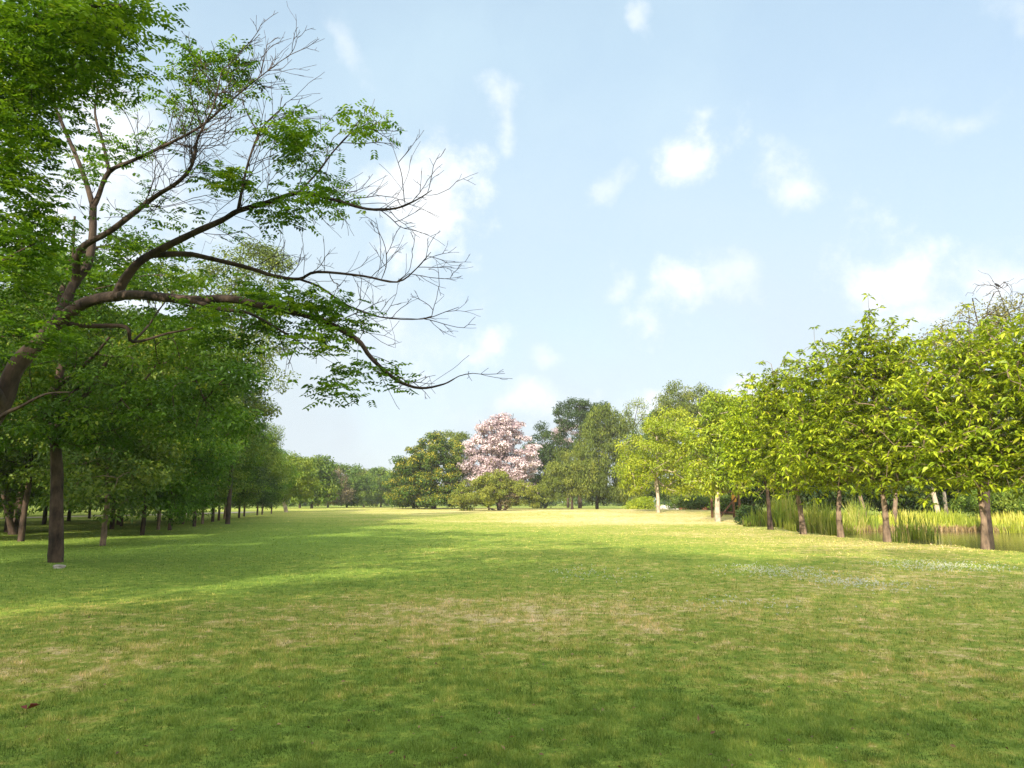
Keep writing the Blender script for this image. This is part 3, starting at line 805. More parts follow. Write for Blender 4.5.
quick('dark_evergreen_tree', 'tallest dark evergreen with a billowing top in the middle group', 580, 160, [(572, 414, 18, 15), (592, 410, 16, 12), (582, 440, 26, 26), (575, 470, 26, 26), (600, 420, 12, 14)], M['bark_dark'], M['leaf_dark'], seed=59, n_clumps=110, clump=1.45, per=120, leaf_len=0.42, trunk_r=0.5, fork=0.15)
quick('weeping_tree', 'large grey-green tree of soft hanging foliage in the middle group', 597, 134, [(607, 425, 22, 24), (622, 440, 20, 30), (596, 450, 26, 28), (610, 475, 30, 26), (636, 465, 16, 34), (588, 480, 22, 18), (630, 490, 20, 12)], M['bark_dark'], M['leaf_olive'],
      seed=60, n_clumps=140, clump=1.1, flat=1.1, per=110, leaf_len=0.42, aspect=0.35, trunk_r=0.35, fork=0.15, hang=1.5, droop=0.4, bias=-0.1)
quick('weeping_tree', 'shorter grey-green tree of hanging foliage at the foot of the tall one', 572, 128, [(566, 470, 20, 20), (582, 478, 22, 20), (556, 486, 14, 14)], M['bark_dark'], M['leaf_olive'],
      seed=61, n_clumps=75, clump=1.05, flat=0.9, per=100, leaf_len=0.4, aspect=0.35, trunk_r=0.28, fork=0.15, hang=1.2, bias=0.0)
quick('airy_tree', 'thin airy grey-green tree rising behind, with sky showing through', 634, 168, [(636, 412, 14, 13), (645, 430, 12, 18), (630, 440, 14, 22)], M['bark_grey'], M['leaf_olive'], seed=62, n_clumps=42, clump=1.2, flat=1.0, per=40, leaf_len=0.4, aspect=0.4, trunk_r=0.35, hang=1.0, tip=0.06)
quick('olive_tree', 'tall hazy olive tree behind the bright lime one', 690, 118, [(676, 408, 22, 25), (700, 408, 22, 24), (690, 436, 36, 34), (722, 418, 16, 24), (680, 475, 30, 24), (715, 470, 24, 26), (664, 430, 14, 24)], M['bark_grey'], M['leaf_olive'],
      seed=63, n_clumps=190, clump=1.15, flat=0.8, per=115, leaf_len=0.38, aspect=0.4, trunk_r=0.4, hang=0.8)
quick('green_tree', 'full mid-green tree filling between the weeping tree and the lime one', 648, 142, [(650, 445, 20, 28), (638, 470, 22, 28), (662, 430, 16, 20), (664, 470, 22, 28), (650, 488, 26, 16)], M['bark_dark'], M['leaf_mid'], seed=65, n_clumps=110, clump=1.2, per=110, leaf_len=0.4, trunk_r=0.35, fork=0.1)
quick('olive_tree', 'olive tree showing over the dark-trunked tree of the pond row', 752, 82, [(748, 425, 22, 30), (770, 430, 24, 34), (755, 465, 36, 28)], M['bark_grey'], M['leaf_mid'], seed=64, n_clumps=80, clump=1.0, per=100, leaf_len=0.32, trunk_r=0.3)

# ------------------------------------------------------------------ beyond the pond
quick('dry_topped_tree', 'thin brownish-olive tree with bare twigs on top behind the pond row', 985, 46, [(985, 332, 45, 30), (1012, 314, 30, 22), (955, 350, 36, 30), (1000, 380, 60, 60)], M['bark_grey'], M['leaf_dry'], seed=71, n_clumps=75, clump=0.95, per=70, leaf_len=0.2, trunk_r=0.25, tip=0.02, bare=26)
quick('dark_evergreen_tree', 'dense dark tree beyond the pond at the right edge', 1010, 62, [(1010, 440, 60, 50), (985, 470, 46, 36), (1040, 470, 60, 40), (1015, 495, 60, 18)], M['bark_dark'], M['leaf_dark'], seed=72, n_clumps=110, clump=1.2, per=130, leaf_len=0.3, trunk_r=0.35, fork=0.1)
quick('dark_evergreen_tree', 'dense dark tree beyond the pond behind the leaning post', 925, 64, [(925, 440, 50, 46), (905, 475, 40, 30), (950, 480, 40, 28), (930, 498, 46, 12)], M['bark_dark'], M['leaf_dark'], seed=73, n_clumps=100, clump=1.2, per=130, leaf_len=0.3, trunk_r=0.35, fork=0.1)
quick('dark_evergreen_tree', 'dense dark tree behind the tall reeds', 850, 68, [(850, 440, 46, 46), (830, 478, 40, 26), (870, 485, 36, 22)], M['bark_dark'], M['leaf_dark'], seed=74, n_clumps=90, clump=1.3, per=130, leaf_len=0.32, trunk_r=0.35, fork=0.1)
quick('dark_evergreen_tree', 'dark low-branched tree behind the cattails and the timber frame', 785, 66, [(785, 450, 40, 40), (770, 485, 36, 22), (805, 490, 34, 18)], M['bark_dark'], M['leaf_dark'], seed=75, n_clumps=80, clump=1.2, per=130, leaf_len=0.32, trunk_r=0.3, fork=0.1)
quick('green_bush', 'grey-green spreading bush on the far bank of the pond', 1000, 54, [(1000, 500, 34, 10), (1020, 503, 26, 9), (975, 504, 18, 7)], M['bark_dark'], M['leaf_mid'], cat='bush', seed=76, n_clumps=60, clump=0.6, per=90, leaf_len=0.2, trunk_r=0.1, fork=0.03, stems=3, bias=0.25)
quick('dark_bush', 'round dark bush at the foot of the timber frame', 749, 50, [(750, 516, 11, 10), (758, 520, 9, 8)], M['bark_dark'], M['leaf_dark'], cat='bush', seed=77, n_clumps=26, clump=0.35, per=110, leaf_len=0.14, trunk_r=0.06, fork=0.03, stems=2)
for i, (px, Y, rx, lab) in enumerate([(690, 88, 22, 'low green shrubbery behind the whitish stems'), (640, 100, 12, 'small yellow-green shrub by the grey stones'), (730, 70, 16, 'leggy green shrub behind the stout whitish trunk')]):
    quick('green_bush', lab, px, Y, [(px, 507, rx, 9), (px + rx * 0.5, 505, rx * 0.6, 8)], M['bark_dark'], M['leaf_mid'] if i != 1 else M['leaf_lime'], cat='bush', seed=80 + i, n_clumps=34, clump=0.7, per=80, leaf_len=0.25, trunk_r=0.1, fork=0.03, stems=2)


# ------------------------------------------------------------------ grove on the left: prototypes, then copies
def proto(seed, H, w, bark, leaf, low, name, n=85, per=120, ll=0.19, tr=0.115, clump=0.95):
    rg = np.random.default_rng(seed + 500)
    lobes = []
    for q in range(6):
        f = q / 5
        rr = w * 1.2 * (0.75 + 0.35 * math.sin(math.pi * (0.2 + 0.7 * f)))
        lobes.append((rg.normal() * w * 0.35, rg.normal() * w * 0.35, H * (low + (0.94 - low) * f), rr * 0.75, rr * 0.75, H * (1 - low) * 0.2))
    return make_tree(name, 'tree', 'tree', (0, 0, 0), H, lobes, bark, leaf, seed=seed, n_clumps=n, clump=clump, flat=0.5, per=per, leaf_len=ll, trunk_r=tr, fork=low * 0.75, fill=0.35, rr_base=1.1)


PROTO = [proto(91, 9.5, 2.6, M['bark_dark'], M['leaf_layer'], 0.30, 'grove_tree'),
         proto(92, 11.0, 3.0, M['bark_dark'], M['leaf_mid'], 0.26, 'grove_tree', n=100),
         proto(93, 10.0, 2.8, M['bark_grey'], M['leaf_layer'], 0.24, 'grove_tree', n=95),
         proto(94, 12.0, 3.4, M['bark_dark'], M['leaf_dark'], 0.22, 'grove_tree', n=110),
         proto(95, 8.5, 2.4, M['bark_tan'], M['leaf_mid'], 0.28, 'grove_tree')]
used = set()


def plant(k, x, y, label, group, sc=1.0, rz=None):
    rz = rng.random() * 6.283 if rz is None else rz
    loc = (x, y, hz(x, y))
    if k not in used:
        used.add(k); r_ = PROTO[k]
        r_.location = loc; r_.rotation_euler = (0, 0, rz); r_.scale = (sc, sc, sc); r_['label'] = label; r_['group'] = group
        return r_
    return dup(PROTO[k], loc, rz, sc, label, group)


GROVE = 'trees of the shady grove along the left'
EDGE = [(107, 26.6, 4, 0.95, 'slim light-brown trunk nearest after the thick one, at the grove edge'),
        (145, 35, 2, 0.95, 'straight dark trunk with a thin pale stem beside it, at the grove edge'),
        (172, 40, 0, 1.0, 'grove-edge tree with pale greyish trunk, third behind the thick trunk'),
        (196, 45, 1, 0.95, 'grove-edge tree with dark trunk where lit grass stripes begin'),
        (214, 54, 2, 1.1, 'grove-edge tree just beyond the lit grass stripes'),
        (240, 66, 3, 0.88, 'very dark full tree at the bend of the grove edge'),
        (258, 80, 1, 0.9, 'grove-edge tree next beyond the very dark full one'),
        (272, 98, 0, 0.95, 'last grove-edge tree before the pale leaning trunk')]
for (px, Y, k, sc, lab) in EDGE:
    plant(k, ground_x(px, Y), Y, lab, GROVE, sc)
for (px, Y, k, sc) in [(126, 46, 0, 0.8), (158, 41, 4, 0.8), (184, 49, 0, 0.85), (204, 50, 4, 0.9), (224, 58, 0, 0.85), (231, 63, 4, 0.95), (249, 74, 0, 0.9), (265, 90, 4, 1.0)]:
    plant(k, ground_x(px, Y), Y + rng.normal() * 0.6, 'slim dark trunk among the line receding along the grove edge', GROVE, sc)
deep = 'dark trunk deep in the shade of the left grove'
n_deep = 0
for (y, x0, x1, st) in [(30, -42, -21, 4.5), (38, -50, -23, 5), (46, -56, -27, 5), (56, -60, -30, 5.5), (68, -66, -34, 6), (82, -72, -39, 6.5), (98, -78, -43, 7)]:
    x = x1
    while x > x0:
        plant([1, 3, 2, 0, 3][n_deep % 5], x + rng.normal() * 1.0, y + rng.normal() * 1.6, deep, GROVE, rng.uniform(0.95, 1.25)); n_deep += 1
        x -= st * rng.uniform(0.8, 1.25)
quick('olive_tree', 'olive-yellow tree rising behind the half-bare limbs, above the grove edge', 229, 50, [(255, 268, 36, 26), (205, 295, 48, 30), (240, 335, 50, 40), (250, 385, 40, 44), (215, 430, 40, 36)], M['bark_grey'], M['leaf_olive'], group=GROVE, seed=98, bias=-0.2, n_clumps=110, clump=1.0, per=90, leaf_len=0.22, trunk_r=0.17)
# the V-stemmed tree in the shade, left of the thick trunk
b = base_at(22, 36)
make_tree('forked_tree', 'black low-forked tree in the shade left of the thick trunk', 'tree', b, 8, [(-2, 0, 5, 2.5, 2.5, 1.6), (2, 0, 5.4, 2.6, 2.5, 1.7), (0, 0, 7, 2.6, 2.6, 1.5)], M['bark_dark'], M['leaf_dark'], GROVE, seed=97, n_clumps=80, clump=0.9, per=100, leaf_len=0.2,
          trunk_r=0.3, fork=0.08, stems=3, spread=0.5, tip=0.03)
# shade trees standing behind and left of the photographer
for i, (x, y, k, sc) in enumerate([(-27, 2, 3, 1.35), (-20.5, 2.5, 3, 1.2), (-21, -9, 3, 1.5), (-13, -14, 1, 1.6), (-5, -14, 3, 1.5), (2, -16, 1, 1.6), (9, -16, 3, 1.45), (-16, -22, 3, 1.5)]):
    plant(k, x, y, 'tall shade tree standing behind the viewpoint', 'shade trees behind the viewpoint', sc)

# ------------------------------------------------------------------ far end of the lawn
FAR = 'trees closing the far end of the lawn'
quick('pale_leaning_tree', 'bushy yellow-green tree with a pale leaning trunk past the grove', 287, 112, [(292, 476, 22, 20), (284, 464, 16, 12), (304, 484, 16, 15), (280, 490, 15, 10)], M['bark_pale'], M['leaf_mid'], group=FAR, seed=101, n_clumps=75, clump=1.1, per=90, leaf_len=0.34, trunk_r=0.32, lean=(-2.5, 0), fork=0.12, bias=0.25)
for i, (px, Y, top, rx, leaf, lab) in enumerate([
        (312, 150, 455, 20, 'leaf_mid', 'green tree right behind the pale leaning trunk, far end of the lawn'),
        (328, 195, 469, 17, 'leaf_brown', 'grey-brown thin-leaved tree at the far end of the lawn'),
        (347, 200, 464, 21, 'leaf_mid', 'round green tree tallest at the far end of the lawn'),
        (364, 225, 469, 17, 'leaf_olive', 'olive tree between the round green one and the dark wedge, far end'),
        (381, 215, 470, 18, 'leaf_mid', 'green tree against the left skirt of the yellow-dotted dome'),
        (400, 240, 470, 18, 'leaf_dark', 'dark far tree half hidden by the yellow-dotted dome'),
        (300, 175, 460, 19, 'leaf_dark', 'dark tree peeping over the yellow-green bushy one, far left')]):
    h2 = (507 - top) / 2
    quick('far_tree', lab, px, Y, [(px, top + h2 * 0.75, rx, h2 * 0.75), (px - rx * 0.4, top + h2 * 1.2, rx * 0.8, h2 * 0.6), (px + rx * 0.5, top + h2 * 1.2, rx * 0.8, h2 * 0.6)], M['bark_grey'], M[leaf], group=FAR, seed=110 + i,
          n_clumps=70, clump=1.7, per=110, leaf_len=0.5, aspect=0.6, trunk_r=0.3, fork=0.12)
# low backing wood that closes the gaps between the trunks far off
for (nm, x0, x1, y0, y1, n, h) in [('far_wood', -150, 170, 255, 330, 260, 9.0), ('far_wood', -140, -70, 60, 250, 150, 9.0), ('far_wood', 62, 150, 55, 250, 150, 10.0)]:
    rg = np.random.default_rng(200 + n)
    C = np.column_stack([rg.uniform(x0, x1, n * 4), rg.uniform(y0, y1, n * 4), rg.uniform(1.0, h, n * 4)])
    C[:, 2] *= 0.75 + 0.25 * np.sin(C[:, 0] * 0.25) * np.sin(C[:, 1] * 0.2)
    Rr = np.column_stack([rg.uniform(2, 3.4, n * 4)] * 2 + [rg.uniform(1.2, 2.2, n * 4)])
    V, F, t, _ = clump_leaves(rg, C, Rr, np.full(len(C), 90), 0.75, 0.6)
    o = mesh_np(nm, V, F, M['leaf_mid'], None, {'tint': t}); tag(o, 'mass of far wood closing the view behind the park trees', 'wood', kind='stuff')


# ------------------------------------------------------------------ reeds and bank growth
def blades(rg, x, y, z, hgt, wid, leanmax=0.25):
    """Three-joint reed leaves: 6 vertices + tip."""
    n = len(x); B = np.column_stack([x, y, z])
    a = rg.random(n) * 6.283; d = np.column_stack([np.cos(a), np.sin(a), np.zeros(n)])
    fa = rg.random(n) * 6.283; s = np.column_stack([np.cos(fa), np.sin(fa), np.zeros(n)]) * (wid / 2)[:, None]
    ln = (rg.random(n) ** 1.6 * leanmax)
    up = np.array([0, 0, 1.0])
    def lev(f, sc):
        c = B + up * (hgt * f)[:, None] + d * (hgt * ln * f ** 2.2)[:, None] - up * (hgt * ln * 0.5 * f ** 3)[:, None]
        return c - s * sc, c + s * sc
    l0, r0 = lev(0.0, 0.8); l1, r1 = lev(0.5, 1.0); l2, r2 = lev(1.0, 0.12)
    V = np.stack([l0, r0, l1, r1, l2, r2], 1).reshape(-1, 3)
    b_ = np.arange(n)[:, None] * 6
    F = np.concatenate([b_ + np.array([[0, 1, 3, 2]]), b_ + np.array([[2, 3, 5, 4]])])
    return V, F


def reed_patch(name, label, cx, cy, rx, ry, n, h0, h1, mat, group=None, wid=0.05, heads=0, seed=0, lean=0.45):
    rg = np.random.default_rng(seed)
    root = empty(name, (cx, cy, min(hz(cx, cy), 0))); tag(root, label, 'reeds', group)
    o = np.array(root.location)
    ra = rg.random(n) ** 0.6 * 1.15; an = rg.random(n) * 6.283
    x = cx + rx * ra * np.cos(an) + rg.normal(size=n) * 0.1; y = cy + ry * ra * np.sin(an) + rg.normal(size=n) * 0.1
    z = height(x, y) - 0.03
    hh = (h0 + (h1 - h0) * rg.beta(1.3, 2.2, n) * 1.15) * (1 - 0.35 * ra ** 2) * (0.85 + 0.15 * np.sin(x * 3.1 + seed) * np.sin(y * 2.3)) * np.where(rg.random(n) < 0.2, rg.uniform(0.3, 0.8, n), 1)
    V, F = blades(rg, x - o[0], y - o[1], z - o[2], hh - np.minimum(z, 0) * 0.6, wid * rg.uniform(0.6, 1.3, n), lean)
    tint = np.clip(rg.random(n) * 0.6 + 0.4 * (0.5 + 0.5 * np.sin(x * 2.1 + y)), 0, 1)
    mesh_np('leaf_blades', V, F, mat, root, {'tint': np.repeat(tint, 6)})
    # dead brown leaves at the foot
    m = n // 3
    V, F = blades(rg, x[:m] - o[0], y[:m] - o[1], z[:m] - o[2], rg.uniform(0.25, 0.75, m), wid * rg.uniform(0.6, 1.2, m), 0.9)
    mesh_np('dead_leaves', V, F, M['reed_dry'], root, {'tint': np.repeat(rg.random(m), 6)})
    return root


CT = 'tall reed clumps standing in the pond'
for i, (px, Y, rx, ry, n, h0, h1, mt, lab) in enumerate([
        (783, 46, 1.2, 1.3, 620, 2.2, 3.3, 'reed_green', 'dark green cattail clump between the darkest trunk and the orange-brown one'),
        (820, 44, 1.0, 1.2, 520, 2.2, 3.3, 'reed_green', 'cattail clump left of the mottled trunk'),
        (757, 47, 0.9, 1.0, 350, 0.9, 1.7, 'reed_green', 'short ragged reeds beside the round dark bush'),
        (858, 50.5, 1.2, 0.8, 300, 2.0, 3.2, 'reed_green', 'tall cattail clump between the mottled trunk and the tan one'),
        (908, 39, 0.7, 0.6, 90, 1.6, 2.9, 'reed_green', 'loose tall reeds just right of the tan trunk'),
        (893, 34, 0.4, 0.4, 26, 1.0, 2.1, 'reed_green', 'thin reeds standing in the near shallows at the tan trunk'),
        (926, 38, 0.5, 0.4, 60, 1.2, 2.5, 'reed_green', 'narrow upright reed tuft under the leaning post'),
        (1012, 47, 0.9, 0.7, 160, 1.0, 1.9, 'reed_yellow', 'yellow reeds at the right edge of the pond'),
        (846, 46, 0.7, 0.5, 110, 0.8, 1.6, 'reed_yellow', 'short yellow reeds behind the mottled trunk')]):
    x = ground_x(px, Y)
    reed_patch('reed_clump', lab, x, Y, rx, ry, n, h0, h1, M[mt], CT, 0.05, seed=300 + i)
rg = np.random.default_rng(330)
n = 9000
x = rg.uniform(17, 58, n); t_ = rg.random(n)
fb = np.interp(x, [17, 18.2, 22, 30, 40, 58], [43, 46.5, 51.5, 52, 50, 48])
y = fb - 1.3 + 5.0 * t_ ** 1.3
z = height(x, y) - 0.03
hh = rg.uniform(0.7, 1.3, n) * (0.75 + 0.35 * np.sin(x * 1.3) * np.sin(x * 0.47 + 1))
V, F = blades(rg, x, y, z, hh, rg.uniform(0.04, 0.09, n), 0.5)
o = mesh_np('bank_grass', V, F, M['reed_yellow'], None, {'tint': np.repeat(np.clip(0.5 + 0.3 * np.sin(x * 0.9) + rg.normal(size=n) * 0.22, 0, 1), 6)}); tag(o, 'yellow-green long grass along the far bank of the pond', 'grass', kind='stuff')
n = 5000
x = rg.uniform(19, 56, n); y = np.interp(x, [17, 18.2, 22, 30, 40, 58], [43, 46.5, 51.5, 52, 50, 48]) - 1.5 + rg.normal(size=n) * 0.3
V, F = blades(rg, x, y, np.full(n, WATER_Z - 0.05), rg.uniform(0.25, 0.6, n), rg.uniform(0.05, 0.1, n), 0.8)
o = mesh_np('dry_bank_grass', V, F, M['reed_dry'], None, {'tint': np.repeat(rg.random(n), 6)}); tag(o, 'brown dead grass at the waterline of the far bank', 'grass', kind='stuff')


# ------------------------------------------------------------------ small things
def box(x0, x1, y0, y1, z0, z1):
    V = np.array([(x0, y0, z0), (x1, y0, z0), (x1, y1, z0), (x0, y1, z0), (x0, y0, z1), (x1, y0, z1), (x1, y1, z1), (x0, y1, z1)], float)
    F = np.array([(0, 3, 2, 1), (4, 5, 6, 7), (0, 1, 5, 4), (1, 2, 6, 5), (2, 3, 7, 6), (3, 0, 4, 7)])
    return V, F


def rock(label, x, y, s, seed, group=None, name='stone'):
    rg = np.random.default_rng(seed)
    import bmesh
    bm = bmesh.new(); bmesh.ops.create_icosphere(bm, subdivisions=3, radius=1.0)
    ph = rg.random(6) * 6
    for v in bm.verts:
        c = v.co.normalized()
        k = 1 + 0.16 * math.sin(c.x * 3 + ph[0]) + 0.13 * math.sin(c.y * 4 + ph[1]) + 0.1 * math.sin(c.z * 5 + ph[2] + c.x * 3) + 0.03 * rg.normal()
        v.co = Vector((c.x * s[0] * k, c.y * s[1] * k, c.z * s[2] * k))
    me = bpy.data.meshes.new(name); bm.to_mesh(me); bm.free()
    me.materials.append(M['stone'])
    o = bpy.data.objects.new(name, me); o.location = (x, y, hz(x, y) + s[2] * 0.45); o.rotation_euler = (0, 0, rg.random() * 6)
    link(o); tag(o, label, 'stone', group)
    return o


xs = ground_x(66, 17.4)
rock('small flat pale stone in the grass in front of the thick trunk', xs, 17.4, (0.2, 0.12, 0.06), 1)
for i, (px, Y, s, lab) in enumerate([(636, 104, (0.9, 0.6, 0.5), 'leftmost grey stone of the line behind the whitish stems'), (648, 102, (1.3, 0.7, 0.75), 'grey stone just left of the whitish stems'),
                                     (665, 101, (1.1, 0.7, 0.65), 'grey stone just right of the whitish stems'), (678, 100, (1.0, 0.6, 0.8), 'rightmost grey stone of the line behind the whitish stems')]):
    rock(lab, ground_x(px, Y), Y, s, 400 + i, 'grey stones behind the pale-stemmed tree')

# low reddish wall behind the pale trunk
r_ = empty('garden_wall', (ground_x(700, 92), 92, hz(ground_x(700, 92), 92))); tag(r_, 'low reddish-brown wall behind the whitish trunks', 'wall')
V, F = box(-2.8, 2.8, -0.15, 0.15, -0.1, 0.95); mesh_np('wall_body', V, F, M['brick'], r_)
V, F = box(-2.86, 2.86, -0.2, 0.2, 0.953, 1.03); mesh_np('coping', V, F, M['brick'], r_)

# timber frame with an orange board
fx = ground_x(728, 62)
r_ = empty('timber_frame', (fx, 62, hz(fx, 62))); tag(r_, 'brown timber frame with a slanting brace and an orange board', 'shelter')
for x_, y_ in ((-1.0, 0), (1.0, 0), (-1.0, 1.6), (1.0, 1.6)):
    V, F = box(x_ - 0.09, x_ + 0.09, y_ - 0.09, y_ + 0.09, -0.2, 2.3); mesh_np('post', V, F, M['timber'], r_)
for y_ in (0, 1.6):
    V, F = box(-1.25, 1.25, y_ - 0.07, y_ + 0.07, 2.303, 2.45); mesh_np('beam', V, F, M['timber'], r_)
V, F = tube(np.array([(-0.85, -0.15, 0.1), (0.85, -0.15, 2.1)]), np.array([0.07, 0.07]), 4); mesh_np('brace', V, F, M['timber'], r_)
V, F = box(0.35, 0.75, -0.045, 0.045, 1.45, 2.1); mesh_np('board', V, F, M['orange_paint'], r_)
V, F = box(-0.9, 0.9, 0.03, 0.09, 0.45, 0.62); mesh_np('rail', V, F, M['timber'], r_)


def post(label, px, Y, h, lean, r, bark):
    x = ground_x(px, Y); b_ = (x, Y, hz(x, Y))
    rg = np.random.default_rng(int(px))
    P = np.array([(0, 0, -0.3), (lean * 0.3, 0, h * 0.35), (lean * 0.7, 0, h * 0.7), (lean, 0, h)]); P, rr = smooth_line(P, np.array([r * 1.15, r, r * 0.9, r * 0.75]), 4)
    V, F = tube(P, rr, 10, 0.05, rg)
    V = np.vstack([V, P[-1] + np.array([0, 0, 0.06])]); n = len(V) - 1
    F3 = np.array([(n - 10 + k, n - 10 + (k + 1) % 10, n, n) for k in range(10)])
    me = bpy.data.meshes.new('tree_stump')
    me.from_pydata([tuple(v) for v in V], [], [tuple(f) for f in F] + [tuple(f[:3]) for f in F3]); me.materials.append(bark)
    for p in me.polygons: p.use_smooth = True
    o = bpy.data.objects.new('tree_stump', me); o.location = b_; link(o); tag(o, label, 'stump', 'cut trunks on the far bank')


post('pale cut trunk leaning left beyond the pond, clear of foliage', 938, 54.5, 2.6, -0.35, 0.19, M['bark_pale'])
post('greyish upright cut trunk in the shade behind the leaning one', 945, 60, 2.3, 0.02, 0.16, M['bark_pale'])
post('brown leaning stub standing among the cattails', 866, 51.5, 2.2, -0.4, 0.16, M['bark_tan'])
post('short brown stub close right of the tan trunk', 893, 52.5, 2.4, 0.3, 0.17, M['bark_tan'])


def bird():
    """Black bird with body, tail, head and beak as one mesh."""
    p = at(998, 286, 46)
    o_ = empty('bird', tuple(p)); tag(o_, 'small black bird perched on the bare top twigs at the right', 'bird')
    P = np.array([(0.17, 0, -0.10), (0.10, 0, -0.04), (0.05, 0, 0.0), (0.0, 0, 0.03), (-0.05, 0, 0.07), (-0.085, 0, 0.105), (-0.115, 0, 0.12), (-0.14, 0, 0.118), (-0.165, 0, 0.11)]) * 1.4
    rr = np.array([0.018, 0.022, 0.045, 0.06, 0.055, 0.037, 0.036, 0.014, 0.003]) * 1.4
    P, rr = smooth_line(P, rr, 3); V, F = tube(P, rr, 10); mesh_np('body', V, F, M['bird'], o_, smooth=True)
    for s_ in (-1, 1):
        V, F = tube(np.array([(0, 0.03 * s_, -0.03), (0.0, 0.035 * s_, -0.13)]), np.array([0.008, 0.006]), 5); mesh_np('leg', V, F, M['bird'], o_)
    # the twig it sits on belongs to the tree behind


bird()
# twig under the bird, part of the dry-topped tree
dry = bpy.data.objects['dry_topped_tree']
o = np.array(dry.location); rg = np.random.default_rng(77)
S = Skel()
ln = S.line([at(1003, 345, 46) - o, at(1006, 320, 46) - o, at(1003, 302, 46) - o, at(998, 289.5, 46) - o, at(990, 276, 46) - o], None, 0.05, 0.014)
S.attach([at(987 + rg.normal() * 12, 286 + rg.normal() * 10, 46 + rg.normal() * 0.5) - o for _ in range(26)] + [at(1012 + rg.normal() * 7, 290 + rg.normal() * 9, 46 + rg.normal() * 0.5) - o for _ in range(14)], rg, seg=0.35, wob=0.2)
rd, w_ = S.radii(0.012)
V, F = wood(S.chains(rd, w_), rg); mesh_np('bare_twigs', V, F, M['bark_grey'], dry, smooth=True)

# ------------------------------------------------------------------ turf
rg = np.random.default_rng(900)
def scatter(n, d0, d1, half):
    inv = rg.uniform(1 / d1, 1 / d0, n); d = 1 / inv
    a = np.where(rg.random(n) < 0.72, rg.uniform(-half, half, n), rg.normal(size=n) * 0.95)
    x = d * np.sin(a); y = d * np.cos(a)
    k = pond_inside(x, y) < 0.6
    return x[k], y[k]


x, y = scatter(960000, 2.3, 64.0, R(44))
n = len(x); z = height(x, y) - 0.004
d = np.hypot(x, y)
def vnoise(x, y, cell, sd):
    g_ = np.random.default_rng(sd).random((256, 256)); u_ = x / cell; v_ = y / cell
    iu = np.floor(u_).astype(int); iv = np.floor(v_).astype(int); fu = u_ - iu; fv = v_ - iv
    fu = fu * fu * (3 - 2 * fu); fv = fv * fv * (3 - 2 * fv)
    q = lambda a_, b_: g_[a_ % 256, b_ % 256]
    return (q(iu, iv) * (1 - fu) + q(iu + 1, iv) * fu) * (1 - fv) + (q(iu, iv + 1) * (1 - fu) + q(iu + 1, iv + 1) * fu) * fv


tuft = 0.5 * vnoise(x, y, 0.10, 1) + 0.3 * vnoise(x, y, 0.27, 2) + 0.2 * vnoise(x, y, 0.8, 3)
tuft = np.clip((tuft - 0.5) * 2.6 + 0.5, 0, 1)
hg = rg.uniform(0.016, 0.042, n) * (0.45 + 1.15 * tuft); wd = np.maximum(0.0045, 0.00115 * d) * rg.uniform(0.7, 1.3, n)
a = rg.random(n) * 6.283; dr = np.column_stack([np.cos(a), np.sin(a)])
f = rg.random(n) * 6.283; s = np.column_stack([np.cos(f), np.sin(f), np.zeros(n)]) * (wd / 2)[:, None]
B = np.column_stack([x, y, z]); ln = rg.random(n) * 1.1
tip = B + np.column_stack([dr * (hg * ln)[:, None], hg * (1.15 - 0.45 * ln)])
V = np.stack([B - s, B + s, tip], 1).reshape(-1, 3)
F = np.arange(n * 3).reshape(-1, 3)
o = mesh_np('grass', V, F, blade_mat(), None, {'tint': np.repeat(np.clip(0.42 * rg.random(n) + 0.58 * np.clip((0.4 * tuft + 0.6 * vnoise(x, y, 0.13, 5) - 0.5) * 1.6 + 0.5, 0, 1), 0, 1), 3)}); tag(o, 'short mown turf of the lawn, green with straw-coloured wear', 'grass', kind='stuff')

# white clover heads in drifts
xs, ys = [], []
for (px, py, rx, ry, m) in [(770, 571, 50, 6, 420), (850, 582, 45, 5, 330), (935, 567, 55, 4, 520), (590, 572, 45, 5, 90), (735, 600, 60, 6, 60)]:
    Yd = 683 * 1.6 / (py - 502.0); xc = ground_x(px, Yd)
    sx = rx / 683 * Yd; sy = abs(683 * 1.6 / (py - ry - 502.0) - Yd)
    xs.append(xc + rg.normal(size=m) * sx * 0.55); ys.append(Yd + rg.normal(size=m) * sy * 0.6)
x = np.concatenate(xs); y = np.concatenate(ys); n = len(x)
C = np.column_stack([x, y, height(x, y) + 0.045])
V, F, t, _ = clump_leaves(rg, C, np.full((n, 3), 0.010), np.full(n, 5), 0.017, 0.8)
o = mesh_np('clover_flowers', V, F, M['white_flower'], None, {'tint': t}); tag(o, 'drifts of tiny white flowers in the grass on the right', 'flowers', kind='stuff')
# fallen leaves
n = 520
x, y = scatter(n, 3.4, 30, R(40)); n = len(x)
ax = rg.normal(size=(n, 3)) * np.array([1, 1, .2]); nn = unit(np.array([0, 0, 1.0]) + rg.normal(size=(n, 3)) * .4); le = rg.uniform(0.02, 0.05, n)
V, F = leaf_geo(np.column_stack([x, y, height(x, y) + 0.03]), ax, nn, le, le * 0.5, fold=0.3)
o = mesh_np('fallen_leaves', V, F, M['dead_leaf'], None, {'tint': np.repeat(rg.random(n), 4)}); tag(o, 'dry brown leaves scattered on the lawn', 'leaves', kind='stuff')
p = at(28, 698, 683 * 1.6 / 196.0)
V, F = leaf_geo(np.array([(0, 0, 0.0), (0.01, 0.01, 0.0), (0.0, 0.0, 0.0)]), np.array([(1, 0.2, 0.35), (0.2, 1, 0.3), (-0.8, 0.3, 0.2)]), np.array([(0, 0.3, 1), (0.2, 0, 1), (0, -.2, 1.0)]), np.array([.1, .08, .07]), np.array([.06, .05, .045]), fold=0.35)
